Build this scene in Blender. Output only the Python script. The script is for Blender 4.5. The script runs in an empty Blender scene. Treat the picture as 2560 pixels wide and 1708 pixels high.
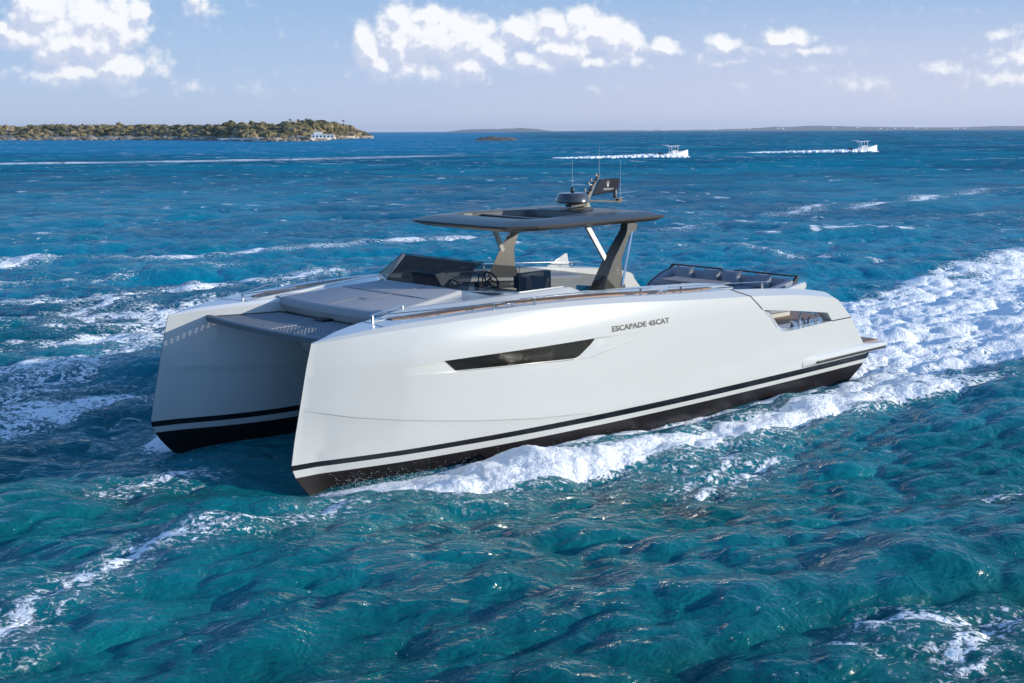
import bpy, bmesh, math, random
import numpy as np
from mathutils import Matrix, Vector, geometry
random.seed(7); RNG = np.random.default_rng(11)
sc = bpy.context.scene
COL = sc.collection
R = math.radians

# ------------------------------------------------------------------ camera, light, sky, exposure
CAM = np.array([17.416828, 17.799876, 4.849865])
cam_d = bpy.data.cameras.new("camera"); cam = bpy.data.objects.new("camera", cam_d); COL.objects.link(cam)
cam_d.sensor_width = 36; cam_d.sensor_fit = 'HORIZONTAL'; cam_d.lens = 49.186
cam_d.clip_start = 0.5; cam_d.clip_end = 90000
cam.matrix_world = Matrix([[-0.729154, -0.104733, 0.676288, 17.4168278], [0.6843364, -0.1054518, 0.7215009, 17.7998757], [-0.0042492, 0.9888938, 0.1485632, 4.8498648], [0, 0, 0, 1]])
sc.camera = cam

SUN_EL, SUN_AFT = R(13.0), R(37)          # height of the sun; angle aft of the port beam
sd = Vector((-math.sin(SUN_AFT)*math.cos(SUN_EL), math.cos(SUN_AFT)*math.cos(SUN_EL), math.sin(SUN_EL)))
sun_d = bpy.data.lights.new("sun", 'SUN'); sun = bpy.data.objects.new("sun", sun_d); COL.objects.link(sun)
sun_d.energy = 3.9; sun_d.angle = R(0.5); sun_d.color = (1.0, 0.93, 0.80)
sun.rotation_euler = sd.to_track_quat('Z', 'Y').to_euler()
sc.view_settings.view_transform = 'Standard'; sc.view_settings.look = 'None'
sc.view_settings.exposure = 0.33; sc.view_settings.gamma = 1.0; sc.view_settings.use_curve_mapping = False
sc.render.engine = 'CYCLES'
sc.cycles.use_denoising = True
sc.cycles.max_bounces = 8; sc.cycles.transparent_max_bounces = 16
sc.cycles.caustics_reflective = False; sc.cycles.caustics_refractive = False

def math_node(nt, op, a, b=None, c=None, clamp=False):
    n = nt.nodes.new('ShaderNodeMath'); n.operation = op; n.use_clamp = clamp
    for i, v in enumerate((a, b, c)):
        if v is None: continue
        if isinstance(v, (int, float)): n.inputs[i].default_value = v
        else: nt.links.new(v, n.inputs[i])
    return n.outputs[0]
def vmath(nt, op, a, b=None, c=None):
    n = nt.nodes.new('ShaderNodeVectorMath'); n.operation = op
    for i, v in enumerate((a, b, c)):
        if v is None: continue
        if isinstance(v, (tuple, list)): n.inputs[i].default_value = v
        else: nt.links.new(v, n.inputs[i])
    return n
def maprange(nt, v, a, b, c=0.0, d=1.0, smooth=True):
    n = nt.nodes.new('ShaderNodeMapRange'); n.interpolation_type = 'SMOOTHSTEP' if smooth else 'LINEAR'
    nt.links.new(v, n.inputs[0])
    for i, x in enumerate((a, b, c, d)): n.inputs[i+1].default_value = x
    return n.outputs[0]
def mixcol(nt, f, a, b, mode='MIX'):
    n = nt.nodes.new('ShaderNodeMix'); n.data_type = 'RGBA'; n.blend_type = mode
    if isinstance(f, (int, float)): n.inputs[0].default_value = f
    else: nt.links.new(f, n.inputs[0])
    for i, v in ((6, a), (7, b)):
        if isinstance(v, (tuple, list)): n.inputs[i].default_value = (*v[:3], 1)
        else: nt.links.new(v, n.inputs[i])
    return n.outputs[2]
def noise(nt, vec, scale, detail=4, rough=0.55, dist=0.0, ntype=None):
    n = nt.nodes.new('ShaderNodeTexNoise')
    n.inputs['Scale'].default_value = scale; n.inputs['Detail'].default_value = detail
    n.inputs['Roughness'].default_value = rough; n.inputs['Distortion'].default_value = dist
    if ntype: n.noise_type = ntype
    if vec is not None: nt.links.new(vec, n.inputs['Vector'])
    return n.outputs['Fac']

# clouds: (centre, radius, weight) in hundredths of a degree of bearing and height, built from cumulus heads
CL = []
def _cl(ox, pts, k=0.5447):
    for cx, cy, rx, ry, *w in pts:
        CL.append(((ox+cx*k-1280)/61.05, (327-cy*k)/61.05, rx*k/61.05, ry*k/61.05, w[0] if w else 1.0))
_cl(0, [(310,90,105,110),(500,120,80,80),(630,140,95,90),(722,85,38,45),(110,165,62,35),(380,235,85,65),(625,310,75,75),
        (440,350,200,45,.62),(0,250,70,120,.5),(250,190,130,60,.75),(985,45,75,80,.5),(430,190,170,120,.8),(560,230,110,90,.8),(780,300,60,60,.42),(640,420,110,40,.35),
        (1850,100,55,62),(1995,105,62,48),(1980,180,190,95),(1705,225,52,78),(1765,300,55,65,.75),(1900,300,48,65,.66),
        (2150,190,115,85),(2160,300,85,65,.8),(2265,240,72,52,.85),(1990,330,260,60,.42),(1850,190,95,110,.9),(2080,230,120,80,.85),(930,410,80,40,.3),(1205,410,60,40,.3)])
_cl(1280, [(300,160,150,70,.9),(50,160,85,58),(195,115,62,42),(320,115,66,54),(405,160,85,60),(250,225,120,52),(500,200,72,64),(685,240,58,36,.85),
        (120,280,180,50,.55),(420,290,200,35,.5),(945,225,62,36,.75),(1230,205,95,36,.78),(1250,255,230,22,.45),(950,290,150,20,.35),
        (1900,340,75,36,.42),(2230,300,160,62,.48),(2345,190,45,26,.42),(1550,410,130,50,.36),(2200,385,220,60,.45),(2130,205,70,30,.4),
        (1010,400,50,25,.3),(380,410,50,25,.3),(1300,330,120,24,.3)])

wd = bpy.data.worlds.new("World"); sc.world = wd; wd.use_nodes = True
nt = wd.node_tree
bg = nt.nodes['Background']
sky = nt.nodes.new('ShaderNodeTexSky'); sky.sky_type = 'NISHITA'; sky.sun_disc = False
sky.sun_elevation = SUN_EL; sky.sun_rotation = math.atan2(sd.x, sd.y)
sky.altitude = 0; sky.air_density = 1.0; sky.dust_density = 0.6; sky.ozone_density = 3.0
grp = bpy.data.node_groups.new("cloud_cover", 'ShaderNodeTree')
grp.interface.new_socket("P", in_out='INPUT', socket_type='NodeSocketVector')
grp.interface.new_socket("D", in_out='OUTPUT', socket_type='NodeSocketFloat')
gi = grp.nodes.new('NodeGroupInput'); go = grp.nodes.new('NodeGroupOutput')
P = gi.outputs[0]
acc = None
warp = grp.nodes.new('ShaderNodeTexNoise'); warp.inputs['Scale'].default_value = 1.1; warp.inputs['Detail'].default_value = 3
grp.links.new(P, warp.inputs['Vector'])
wv = vmath(grp, 'SUBTRACT', warp.outputs['Color'], (.5, .5, .5)).outputs[0]
wsc = vmath(grp, 'MULTIPLY', wv, (0.9, 0.7, 0)).outputs[0]
Pw = vmath(grp, 'ADD', P, wsc).outputs[0]
for cx, cy, rx, ry, w in CL:
    rx *= 1.85; ry *= 1.8
    v = vmath(grp, 'MULTIPLY_ADD', Pw, (1/rx, 1/ry, 0), (-cx/rx, -cy/ry, 0)).outputs[0]
    l = vmath(grp, 'LENGTH', v).outputs['Value']
    m = maprange(grp, l, 0.15, 1.0, w, 0.0, False)
    acc = m if acc is None else math_node(grp, 'SMOOTH_MAX', acc, m, 0.12)
n1 = noise(grp, P, 1.9, 9, 0.56)
den = math_node(grp, 'ADD', acc, math_node(grp, 'MULTIPLY', math_node(grp, 'SUBTRACT', n1, 0.5), 0.88))
den = math_node(grp, 'MULTIPLY', den, maprange(grp, acc, 0.0, 0.12))
grp.links.new(den, go.inputs[0])
tc = nt.nodes.new('ShaderNodeTexCoord'); dvec = vmath(nt, 'NORMALIZE', tc.outputs['Generated']).outputs[0]
FA = R(-133.147)
fx = vmath(nt, 'DOT_PRODUCT', dvec, (math.cos(FA), math.sin(FA), 0)).outputs['Value']
rx_ = vmath(nt, 'DOT_PRODUCT', dvec, (math.sin(FA), -math.cos(FA), 0)).outputs['Value']
az = math_node(nt, 'MULTIPLY', math_node(nt, 'ARCTAN2', rx_, fx), 57.2958)
sep = nt.nodes.new('ShaderNodeSeparateXYZ'); nt.links.new(dvec, sep.inputs[0])
el = math_node(nt, 'MULTIPLY', math_node(nt, 'ARCSINE', sep.outputs['Z']), 57.2958)
cmb = nt.nodes.new('ShaderNodeCombineXYZ'); nt.links.new(az, cmb.inputs[0]); nt.links.new(el, cmb.inputs[1])
def cloud(vec):
    g = nt.nodes.new('ShaderNodeGroup'); g.node_tree = grp; nt.links.new(vec, g.inputs[0]); return g.outputs[0]
d0 = cloud(cmb.outputs[0])
d1 = cloud(vmath(nt, 'ADD', cmb.outputs[0], (0.20, 0.36, 0)).outputs[0])
cov = math_node(nt, 'MULTIPLY', maprange(nt, d0, 0.10, 0.60), maprange(nt, el, 0.2, 2.6, .2, 1.0))
side_ = math_node(nt, 'SUBTRACT', d0, d1)
lit = maprange(nt, math_node(nt, 'ADD', math_node(nt, 'MULTIPLY', side_, 1.7), math_node(nt, 'MULTIPLY', d0, 0.16)), -0.26, 0.40)
# scattered cloud over the rest of the sky, outside the view
n2 = noise(nt, dvec, 3.2, 6, 0.6)
oth = math_node(nt, 'MULTIPLY', maprange(nt, n2, 0.54, 0.72), maprange(nt, math_node(nt, 'ABSOLUTE', az), 24, 34))
oth = math_node(nt, 'MULTIPLY', oth, maprange(nt, el, 1, 8))
skyc = vmath(nt, 'MULTIPLY', sky.outputs[0], (1.35, 1.95, 2.45)).outputs[0]
# pale band of low air toward the horizon
band = nt.nodes.new('ShaderNodeValToRGB'); nt.links.new(maprange(nt, el, 0, 20, 0, 1, False), band.inputs[0])
for p_, c_ in ((0, (.425,.485,.625,1)), (.10, (.365,.46,.65,1)), (.26, (.265,.385,.60,1)), (.45, (.26,.43,.68,1)), (1, (.185,.36,.60,1))):
    e_ = band.color_ramp.elements.new(p_) if p_ not in (0, 1) else band.color_ramp.elements[-int(p_)]; e_.color = c_
skyc = mixcol(nt, maprange(nt, el, 26, 4, 0.0, 0.92), skyc, vmath(nt, 'MULTIPLY', band.outputs[0], (10, 10, 10)).outputs[0])
skyc = mixcol(nt, math_node(nt, 'MULTIPLY', maprange(nt, az, -14, 16, 0, .75), maprange(nt, el, 6, 1)), skyc, (5.15, 5.35, 6.75))
cc = mixcol(nt, lit, (5.0, 5.5, 6.9), (8.0, 8.05, 8.2))
skyc = mixcol(nt, math_node(nt, 'MULTIPLY', cov, 0.94), skyc, cc)
skyc = mixcol(nt, math_node(nt, 'MULTIPLY', oth, 0.8), skyc, (7.4, 7.6, 8.2))
nt.links.new(skyc, bg.inputs[0]); bg.inputs[1].default_value = 0.1

# ------------------------------------------------------------------ materials
MATS = {}
def mat(name, col, rough=0.5, metal=0.0, coat=0.0, spec=0.5, bump=None, vary=None, trans=None):
    m = bpy.data.materials.new(name); m.use_nodes = True; t = m.node_tree; b = t.nodes['Principled BSDF']
    b.inputs['Base Color'].default_value = (*col, 1); b.inputs['Roughness'].default_value = rough
    b.inputs['Metallic'].default_value = metal; b.inputs['Coat Weight'].default_value = coat
    b.inputs['Coat Roughness'].default_value = 0.08; b.inputs['Specular IOR Level'].default_value = spec
    tcn = t.nodes.new('ShaderNodeTexCoord')
    if vary:
        f = noise(t, tcn.outputs['Object'], vary[0], 5, 0.6)
        c = mixcol(t, f, tuple(x*(1-vary[1]) for x in col), tuple(min(1, x*(1+vary[1])) for x in col))
        t.links.new(c, b.inputs['Base Color'])
    if bump:
        f = noise(t, tcn.outputs['Object'], bump[0], 4, 0.6)
        bn = t.nodes.new('ShaderNodeBump'); bn.inputs['Strength'].default_value = bump[1]; bn.inputs['Distance'].default_value = bump[2]
        t.links.new(f, bn.inputs['Height']); t.links.new(bn.outputs[0], b.inputs['Normal'])
    MATS[name] = m; return m
GEL = mat('white_gelcoat', (.53, .53, .51), .15, coat=.25, spec=.4, vary=(0.8, .02)); GEL.node_tree.nodes['Principled BSDF'].inputs['Coat Roughness'].default_value = .10
GELD = mat('deck_gelcoat', (.62, .63, .64), .34, coat=.15, vary=(3, .03))
BLACK = mat('black_stripe', (.006, .006, .008), .25, coat=.2)
ANTI = mat('antifouling', (.011, .0075, .0075), .35, vary=(6, .4))
ROOF = mat('charcoal_paint', (.055, .053, .046), .40, coat=.15, vary=(5, .06))
DARK = mat('dark_trim', (.016, .017, .02), .4)
GREYF = mat('grey_fabric', (.36, .355, .37), .9, spec=.2, bump=(180, .3, .003), vary=(2.2, .06))
GREYS = mat('sofa_fabric', (.27, .28, .31), .92, spec=.2, bump=(150, .3, .004), vary=(3, .08))
BEAM = mat('grey_rubber', (.17, .175, .19), .55, vary=(9, .1))
NETM = mat('net_cord', (.27, .28, .31), .85)
CHROME = mat('polished_steel', (.66, .67, .69), .12, metal=1.0)
SATIN = mat('brushed_steel', (.34, .33, .31), .5, metal=.35)
TEAK = mat('teak', (.30, .17, .10), .55)
t = TEAK.node_tree; tcn = t.nodes.new('ShaderNodeTexCoord')
wv_ = t.nodes.new('ShaderNodeTexWave'); wv_.bands_direction = 'Y'; wv_.inputs['Scale'].default_value = 5.5; wv_.inputs['Distortion'].default_value = 0.4
t.links.new(tcn.outputs['Object'], wv_.inputs['Vector'])
gr = noise(t, vmath(t, 'MULTIPLY', tcn.outputs['Object'], (3, 40, 3)).outputs[0], 1.5, 5)
c = mixcol(t, gr, (.25, .135, .075), (.36, .21, .125))
c = mixcol(t, maprange(t, wv_.outputs['Fac'], .93, 1.0), c, (.03, .025, .02))
t.links.new(c, t.nodes['Principled BSDF'].inputs['Base Color'])
TABLE = mat('table_top', (.27, .21, .18), .5, vary=(14, .15))
NAVY = mat('navy_cloth', (.004, .007, .018), .85)
LETTER = mat('black_letters', (.004, .004, .005), .4)
PALEL = mat('pale_letters', (.75, .75, .72), .6)
EMBM = mat('grey_emblem', (.24, .24, .23), .4)
def glass(name, tint, refl):
    m = bpy.data.materials.new(name); m.use_nodes = True; t = m.node_tree; t.nodes.clear()
    o = t.nodes.new('ShaderNodeOutputMaterial'); tr = t.nodes.new('ShaderNodeBsdfTransparent'); tr.inputs[0].default_value = (*tint, 1)
    gl = t.nodes.new('ShaderNodeBsdfGlossy'); gl.inputs['Roughness'].default_value = .03; gl.inputs[0].default_value = (.9, .9, .9, 1)
    lw = t.nodes.new('ShaderNodeLayerWeight'); lw.inputs[0].default_value = .5
    mx = t.nodes.new('ShaderNodeMixShader'); t.links.new(math_node(t, 'MULTIPLY', math_node(t, 'ADD', math_node(t, 'MULTIPLY', math_node(t, 'POWER', lw.outputs['Facing'], 5.0), .9), .045), refl), mx.inputs[0])
    t.links.new(tr.outputs[0], mx.inputs[1]); t.links.new(gl.outputs[0], mx.inputs[2]); t.links.new(mx.outputs[0], o.inputs[0]); return m
GLF = glass('smoked_glass', (.07, .085, .105), .5)
GLS = glass('tinted_glass', (.34, .345, .34), .8)
GLR = glass('roof_glass', (.55, .60, .62), .9)
HWIN = mat('black_glass', (.008, .008, .007), .05, spec=.35, bump=(3, .06, .02))
WHITEP = mat('white_paint', (.78, .78, .77), .45)

# ------------------------------------------------------------------ mesh helpers
class MB:
    def __init__(self): self.v = []; self.f = []
    def add(self, vs, fs):
        o = len(self.v); self.v += [tuple(map(float, p)) for p in vs]; self.f += [tuple(i+o for i in f) for f in fs]; return self
    def loft(self, loops, closed=True, caps=True, flip=False):
        n = len(loops[0]); vs = [p for l in loops for p in l]; fs = []
        for a in range(len(loops)-1):
            for i in range(n if closed else n-1):
                j = (i+1) % n
                q = (a*n+i, a*n+j, (a+1)*n+j, (a+1)*n+i); fs.append(q[::-1] if flip else q)
        if caps and closed:
            a = tuple(range(n))[::-1]; b = tuple(range((len(loops)-1)*n, len(loops)*n))
            fs += [a[::-1], b[::-1]] if flip else [a, b]
        return self.add(vs, fs)
    def box(self, c, s, rot=None):
        x, y, z = (k/2 for k in s)
        vs = [Vector(p) for p in ((-x,-y,-z),(x,-y,-z),(x,y,-z),(-x,y,-z),(-x,-y,z),(x,-y,z),(x,y,z),(-x,y,z))]
        if rot: vs = [rot @ p for p in vs]
        c = Vector(c); vs = [p+c for p in vs]
        return self.add(vs, [(0,3,2,1),(4,5,6,7),(0,1,5,4),(1,2,6,5),(2,3,7,6),(3,0,4,7)])
    def prism(self, poly, off):                     # planar outline pushed along a vector
        off = Vector(off); a = [Vector(p) for p in poly]; return self.loft([a, [p+off for p in a]])
    def bar(self, p, q, w, h, up=(0,0,1)):
        p, q = Vector(p), Vector(q); d = (q-p).normalized(); u = Vector(up); s = d.cross(u).normalized(); u = s.cross(d)
        r = lambda c: [c-s*w/2-u*h/2, c+s*w/2-u*h/2, c+s*w/2+u*h/2, c-s*w/2+u*h/2]
        return self.loft([r(p), r(q)], flip=False)
    def path(self, pts, w, h, up=(0,0,1)):
        pts = [Vector(p) for p in pts]; loops = []
        for i, c in enumerate(pts):
            d = (pts[min(i+1, len(pts)-1)]-pts[max(i-1, 0)]).normalized(); s = d.cross(Vector(up)).normalized(); u = s.cross(d)
            loops.append([c-s*w/2-u*h/2, c+s*w/2-u*h/2, c+s*w/2+u*h/2, c-s*w/2+u*h/2])
        return self.loft(loops)
    def tube(self, pts, r, n=8):
        pts = [Vector(p) for p in pts]; loops = []
        rs = r if isinstance(r, (list, tuple)) else [r]*len(pts)
        for i, c in enumerate(pts):
            d = (pts[min(i+1, len(pts)-1)]-pts[max(i-1, 0)]).normalized()
            a = Vector((0,0,1)) if abs(d.z) < .9 else Vector((1,0,0)); s = d.cross(a).normalized(); u = s.cross(d)
            loops.append([c+(s*math.cos(k*2*math.pi/n)+u*math.sin(k*2*math.pi/n))*rs[i] for k in range(n)])
        return self.loft(loops)
    def lathe(self, c, prof, n=20):
        c = Vector(c); loops = [[c+Vector((r*math.cos(k*2*math.pi/n), r*math.sin(k*2*math.pi/n), z)) for k in range(n)] for r, z in prof]
        return self.loft(loops)
    def mirror(self):
        n = len(self.v); self.v += [(x, -y, z) for x, y, z in self.v]; self.f += [tuple(i+n for i in f)[::-1] for f in self.f]; return self
    def flipy(self):
        self.v = [(x, -y, z) for x, y, z in self.v]; self.f = [f[::-1] for f in self.f]; return self
    def build(self, name, m, parent=None, smooth=30, bevel=0.0, seg=2, fix=True, weld=False):
        me = bpy.data.meshes.new(name); me.from_pydata(self.v, [], self.f)
        if weld or fix:
            b = bmesh.new(); b.from_mesh(me)
            if weld: bmesh.ops.remove_doubles(b, verts=b.verts, dist=1e-4)
            if fix: bmesh.ops.recalc_face_normals(b, faces=b.faces)
            b.to_mesh(me); b.free()
        me.materials.append(m)
        if smooth:
            me.polygons.foreach_set('use_smooth', [True]*len(me.polygons)); me.set_sharp_from_angle(angle=R(smooth))
        o = bpy.data.objects.new(name, me); COL.objects.link(o)
        if parent: o.parent = parent
        if bevel:
            md = o.modifiers.new('bevel', 'BEVEL'); md.width = bevel; md.segments = seg; md.limit_method = 'ANGLE'; md.angle_limit = R(35)
        return o
def tag(o, label=None, cat=None, group=None, kind=None):
    for k, v in (('label', label), ('category', cat), ('group', group), ('kind', kind)):
        if v: o[k] = v
    return o
def empty(name, mw, label, cat, group=None):
    o = bpy.data.objects.new(name, None); COL.objects.link(o); o.matrix_world = mw; o.empty_display_size = .3
    return tag(o, label, cat, group)
def spline(xs, ys):
    xs = np.array(xs, float); ys = np.array(ys, float)
    if xs[0] > xs[-1]: xs, ys = xs[::-1], ys[::-1]
    n = len(xs); h = np.diff(xs); A = np.eye(n); b = np.zeros(n)
    for i in range(1, n-1):
        A[i, i-1], A[i, i], A[i, i+1] = h[i-1], 2*(h[i-1]+h[i]), h[i]; b[i] = 6*((ys[i+1]-ys[i])/h[i]-(ys[i]-ys[i-1])/h[i-1])
    M = np.linalg.solve(A, b)
    def f(x):
        x = float(min(max(x, xs[0]), xs[-1])); i = int(min(max(np.searchsorted(xs, x)-1, 0), n-2)); t = x-xs[i]; u = xs[i+1]-x
        return (M[i]*u**3+M[i+1]*t**3)/(6*h[i])+(ys[i]/h[i]-M[i]*h[i]/6)*u+(ys[i+1]/h[i]-M[i+1]*h[i]/6)*t
    return f
def ip(x, xs, ys):
    if xs[0] > xs[-1]: xs, ys = xs[::-1], ys[::-1]
    return float(np.interp(x, xs, ys))
def sstep(a, b, x):
    t = min(max((x-a)/(b-a), 0), 1); return t*t*(3-2*t)
def inside(p, poly):
    x, y = p; c = False; n = len(poly)
    for i in range(n):
        x1, y1 = poly[i]; x2, y2 = poly[i-1]
        if (y1 > y) != (y2 > y) and x < (x2-x1)*(y-y1)/(y2-y1)+x1: c = not c
    return c
def dense(poly, d, closed=True):
    out = []; n = len(poly)
    for i in range(n if closed else n-1):
        a, b = poly[i], poly[(i+1) % n]; k = max(1, int(math.hypot(b[0]-a[0], b[1]-a[1])/d+.5))
        out += [(a[0]+(b[0]-a[0])*j/k, a[1]+(b[1]-a[1])*j/k) for j in range(k)]
    if not closed: out.append(poly[-1])
    return out
def panel(outer, holes, fn, step, lines=()):
    """triangulate an outline with holes in the (x, z) plane and lift it by fn(x, z) -> (x, y, z)"""
    pts = []; edges = []
    def ring(r):
        o = len(pts); pts.extend(r); edges.extend((o+i, o+(i+1) % len(r)) for i in range(len(r)))
    ring(outer)
    for h in holes: ring(h)
    for l in lines:
        o = len(pts); pts.extend(l); edges.extend((o+i, o+i+1) for i in range(len(l)-1))
    allp = np.array(pts); xs = [p[0] for p in outer]; zs = [p[1] for p in outer]
    for i, x in enumerate(np.arange(min(xs)+step/2, max(xs), step)):
        for z in np.arange(min(zs)+step/2+(step/2 if i % 2 else 0), max(zs), step):
            if inside((x, z), outer) and not any(inside((x, z), h) for h in holes) and np.min(np.hypot(allp[:, 0]-x, allp[:, 1]-z)) > step*.5: pts.append((float(x), float(z)))
    r = geometry.delaunay_2d_cdt([Vector(p) for p in pts], edges, [], 1, 1e-5)
    vs = [(p.x, p.y) for p in r[0]]; fs = []
    for f in r[2]:
        c = (sum(vs[i][0] for i in f)/3, sum(vs[i][1] for i in f)/3)
        if inside(c, outer) and not any(inside(c, h) for h in holes): fs.append(tuple(f))
    return [fn(*p) for p in vs], fs, vs

# ------------------------------------------------------------------ the catamaran
BOATM = Matrix(((0.99988288, -0.00016615, 0.01530342, 0), (0.0, 0.99994107, 0.01085629, 0), (-0.01530432, -0.01085502, 0.99982396, -0.04), (0, 0, 0, 1)))
boat = empty('power_catamaran', BOATM, 'large white twin hulled motor yacht with black stripes and dark hardtop, speeding in the foreground', 'yacht')

stem = lambda z: ip(z, [-.7,-.4,-.25,-.1,.1,.27,.365,.455,.8,1.22,1.8,2.11,2.3], [5.0,5.85,6.15,6.38,6.57,6.68,6.725,6.74,6.675,6.575,6.44,6.35,6.30])
_trz = spline([-.7,.05,.25,.46], [-5.85,-6.12,-6.35,-6.5])
trans = lambda z: _trz(z) if z < .46 else ip(z, [.46,.66,1.268,1.60], [-6.42,-6.24,-5.67,-5.24])
_sh = spline([6.35,5.5,4.5,3.5,2.5,1.5,.5,-.5,-1.5,-2.5,-3.5,-4.5,-4.95], [2.11,2.178,2.225,2.258,2.268,2.238,2.18,2.108,2.045,1.985,1.905,1.79,1.715])
sheer = lambda x: _sh(x) if x > -4.95 else ip(x, [-4.95,-5.1,-5.2,-5.24], [1.715,1.68,1.635,1.60])
_yb = spline([0,.41,.85,1.43,1.85,2.43,3.35,5.35,8,11.3,13.2], [1.95,2.08,2.19,2.316,2.395,2.475,2.58,2.695,2.735,2.68,2.615])
zch = lambda x: ip(x, [6.7,6.59,5.86,5.08,3.94,2.67,1.3,.2,-7], [1.25,1.225,1.047,.911,.745,.598,.50,.455,.40])
def side(x, z):
    s = max(stem(z)-x, 0.0); y = _yb(s); k = min(1.0, s/1.5)
    y += k*(.10*(1-((z-1.65)/.6)**2) if z > 1.65 else .10-.07*((1.65-z)/1.2)**2)
    zc = zch(x)
    if z < zc: y -= min(1, s/.4)*(0.014*sstep(.002, .016, zc-z)*sstep(1.0, 2.4, x)+0.10*(zc-z))
    return y
P3 = lambda x, z: (x, side(x, z), z)
_yi = spline([0,.35,.85,1.4,1.85,2.4,3,13], [1.935,1.80,1.60,1.42,1.32,1.27,1.25,1.25])
def inner(x, z):
    s = max(stem(z)-x, 0.0); y = _yi(s); zc = 1.30-.12*min(s, 3)/1.0*.55
    if z < zc: y += min(1, s/.4)*(.012*sstep(0, .015, zc-z)+.05*(zc-z))
    return y
ZB = .455
# outline of the side and its two openings
out = []
out += [(stem(z), z) for z in np.arange(ZB, 2.1, .1)]
out += [(x, sheer(x)) for x in np.arange(6.35, -4.9, -.1)] + [(x, sheer(x)) for x in (-4.95,-5.03,-5.1,-5.15,-5.2,-5.24)]
out += [(trans(z), z) for z in np.arange(1.5, .66, -.1)] + [(trans(.66), .66), (trans(.56), .56)]
out += [(x, ZB) for x in np.arange(-6.4, 6.7, .1)]
REC = [(5.045,1.662),(4.37,1.699),(4.311,1.701),(1.358,1.718),(1.089,1.708),(.137,1.688),(.75,1.56),(1.548,1.412),(1.81,1.424),(4.123,1.518),(4.907,1.546),(5.0,1.60)]
REC = [(x+.09, z) for x, z in REC]
WIN = [(4.305,1.694),(1.365,1.711),(1.46,1.63),(1.72,1.462),(1.815,1.434),(4.118,1.526)]
WIN = [(x+.09, z) for x, z in WIN]
OPN = [(-2.75,1.718),(-3.364,1.645),(-3.86,1.581),(-4.826,1.443),(-5.0,1.266),(-3.80,1.240),(-3.45,1.245),(-3.27,1.28),(-3.17,1.34),(-3.02,1.50)]
def rec_depth(x, z):
    x -= .09                                # fore and aft ends fade out, the middle is a flat pocket
    fx = 4.2-(1.70-z)*.9; ax = 1.40+(1.70-z)*1.45
    if x > fx: return .055*max(0, 1-(x-fx)/(4.98-fx))
    if x < ax:
        t = ax-x
        return max(0.0, .075-.20*t if t < .25 else .026*max(0, 1-(t-.25)/.95))
    return .055+.02*(fx-x)/(fx-ax)
REC_D, OPN_D = dense(REC, .06), dense(OPN, .06)
chl = [(x, zch(x)+.0005) for x in np.arange(6.5, 1.5, -.12)]; chl2 = [(x, zch(x)-.018) for x in np.arange(6.5, 1.6, -.12)]; chl3 = [(x, zch(x)-.009) for x in np.arange(6.5, 1.55, -.12)]
def set_normals(o, fn2, sgn):
    me = o.data; ns = []
    for v in me.vertices:
        x, y, z = v.co; e = .004
        dx = (fn2(x-e, z)-fn2(x+e, z))/(2*e); dz = (fn2(x, z-e)-fn2(x, z+e))/(2*e)
        ns.append(Vector((dx, 1, dz)).normalized())
    me.polygons.foreach_set('use_smooth', [True]*len(me.polygons))
    me.normals_split_custom_set_from_vertices([(n.x, n.y*sgn, n.z) for n in ns])

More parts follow.
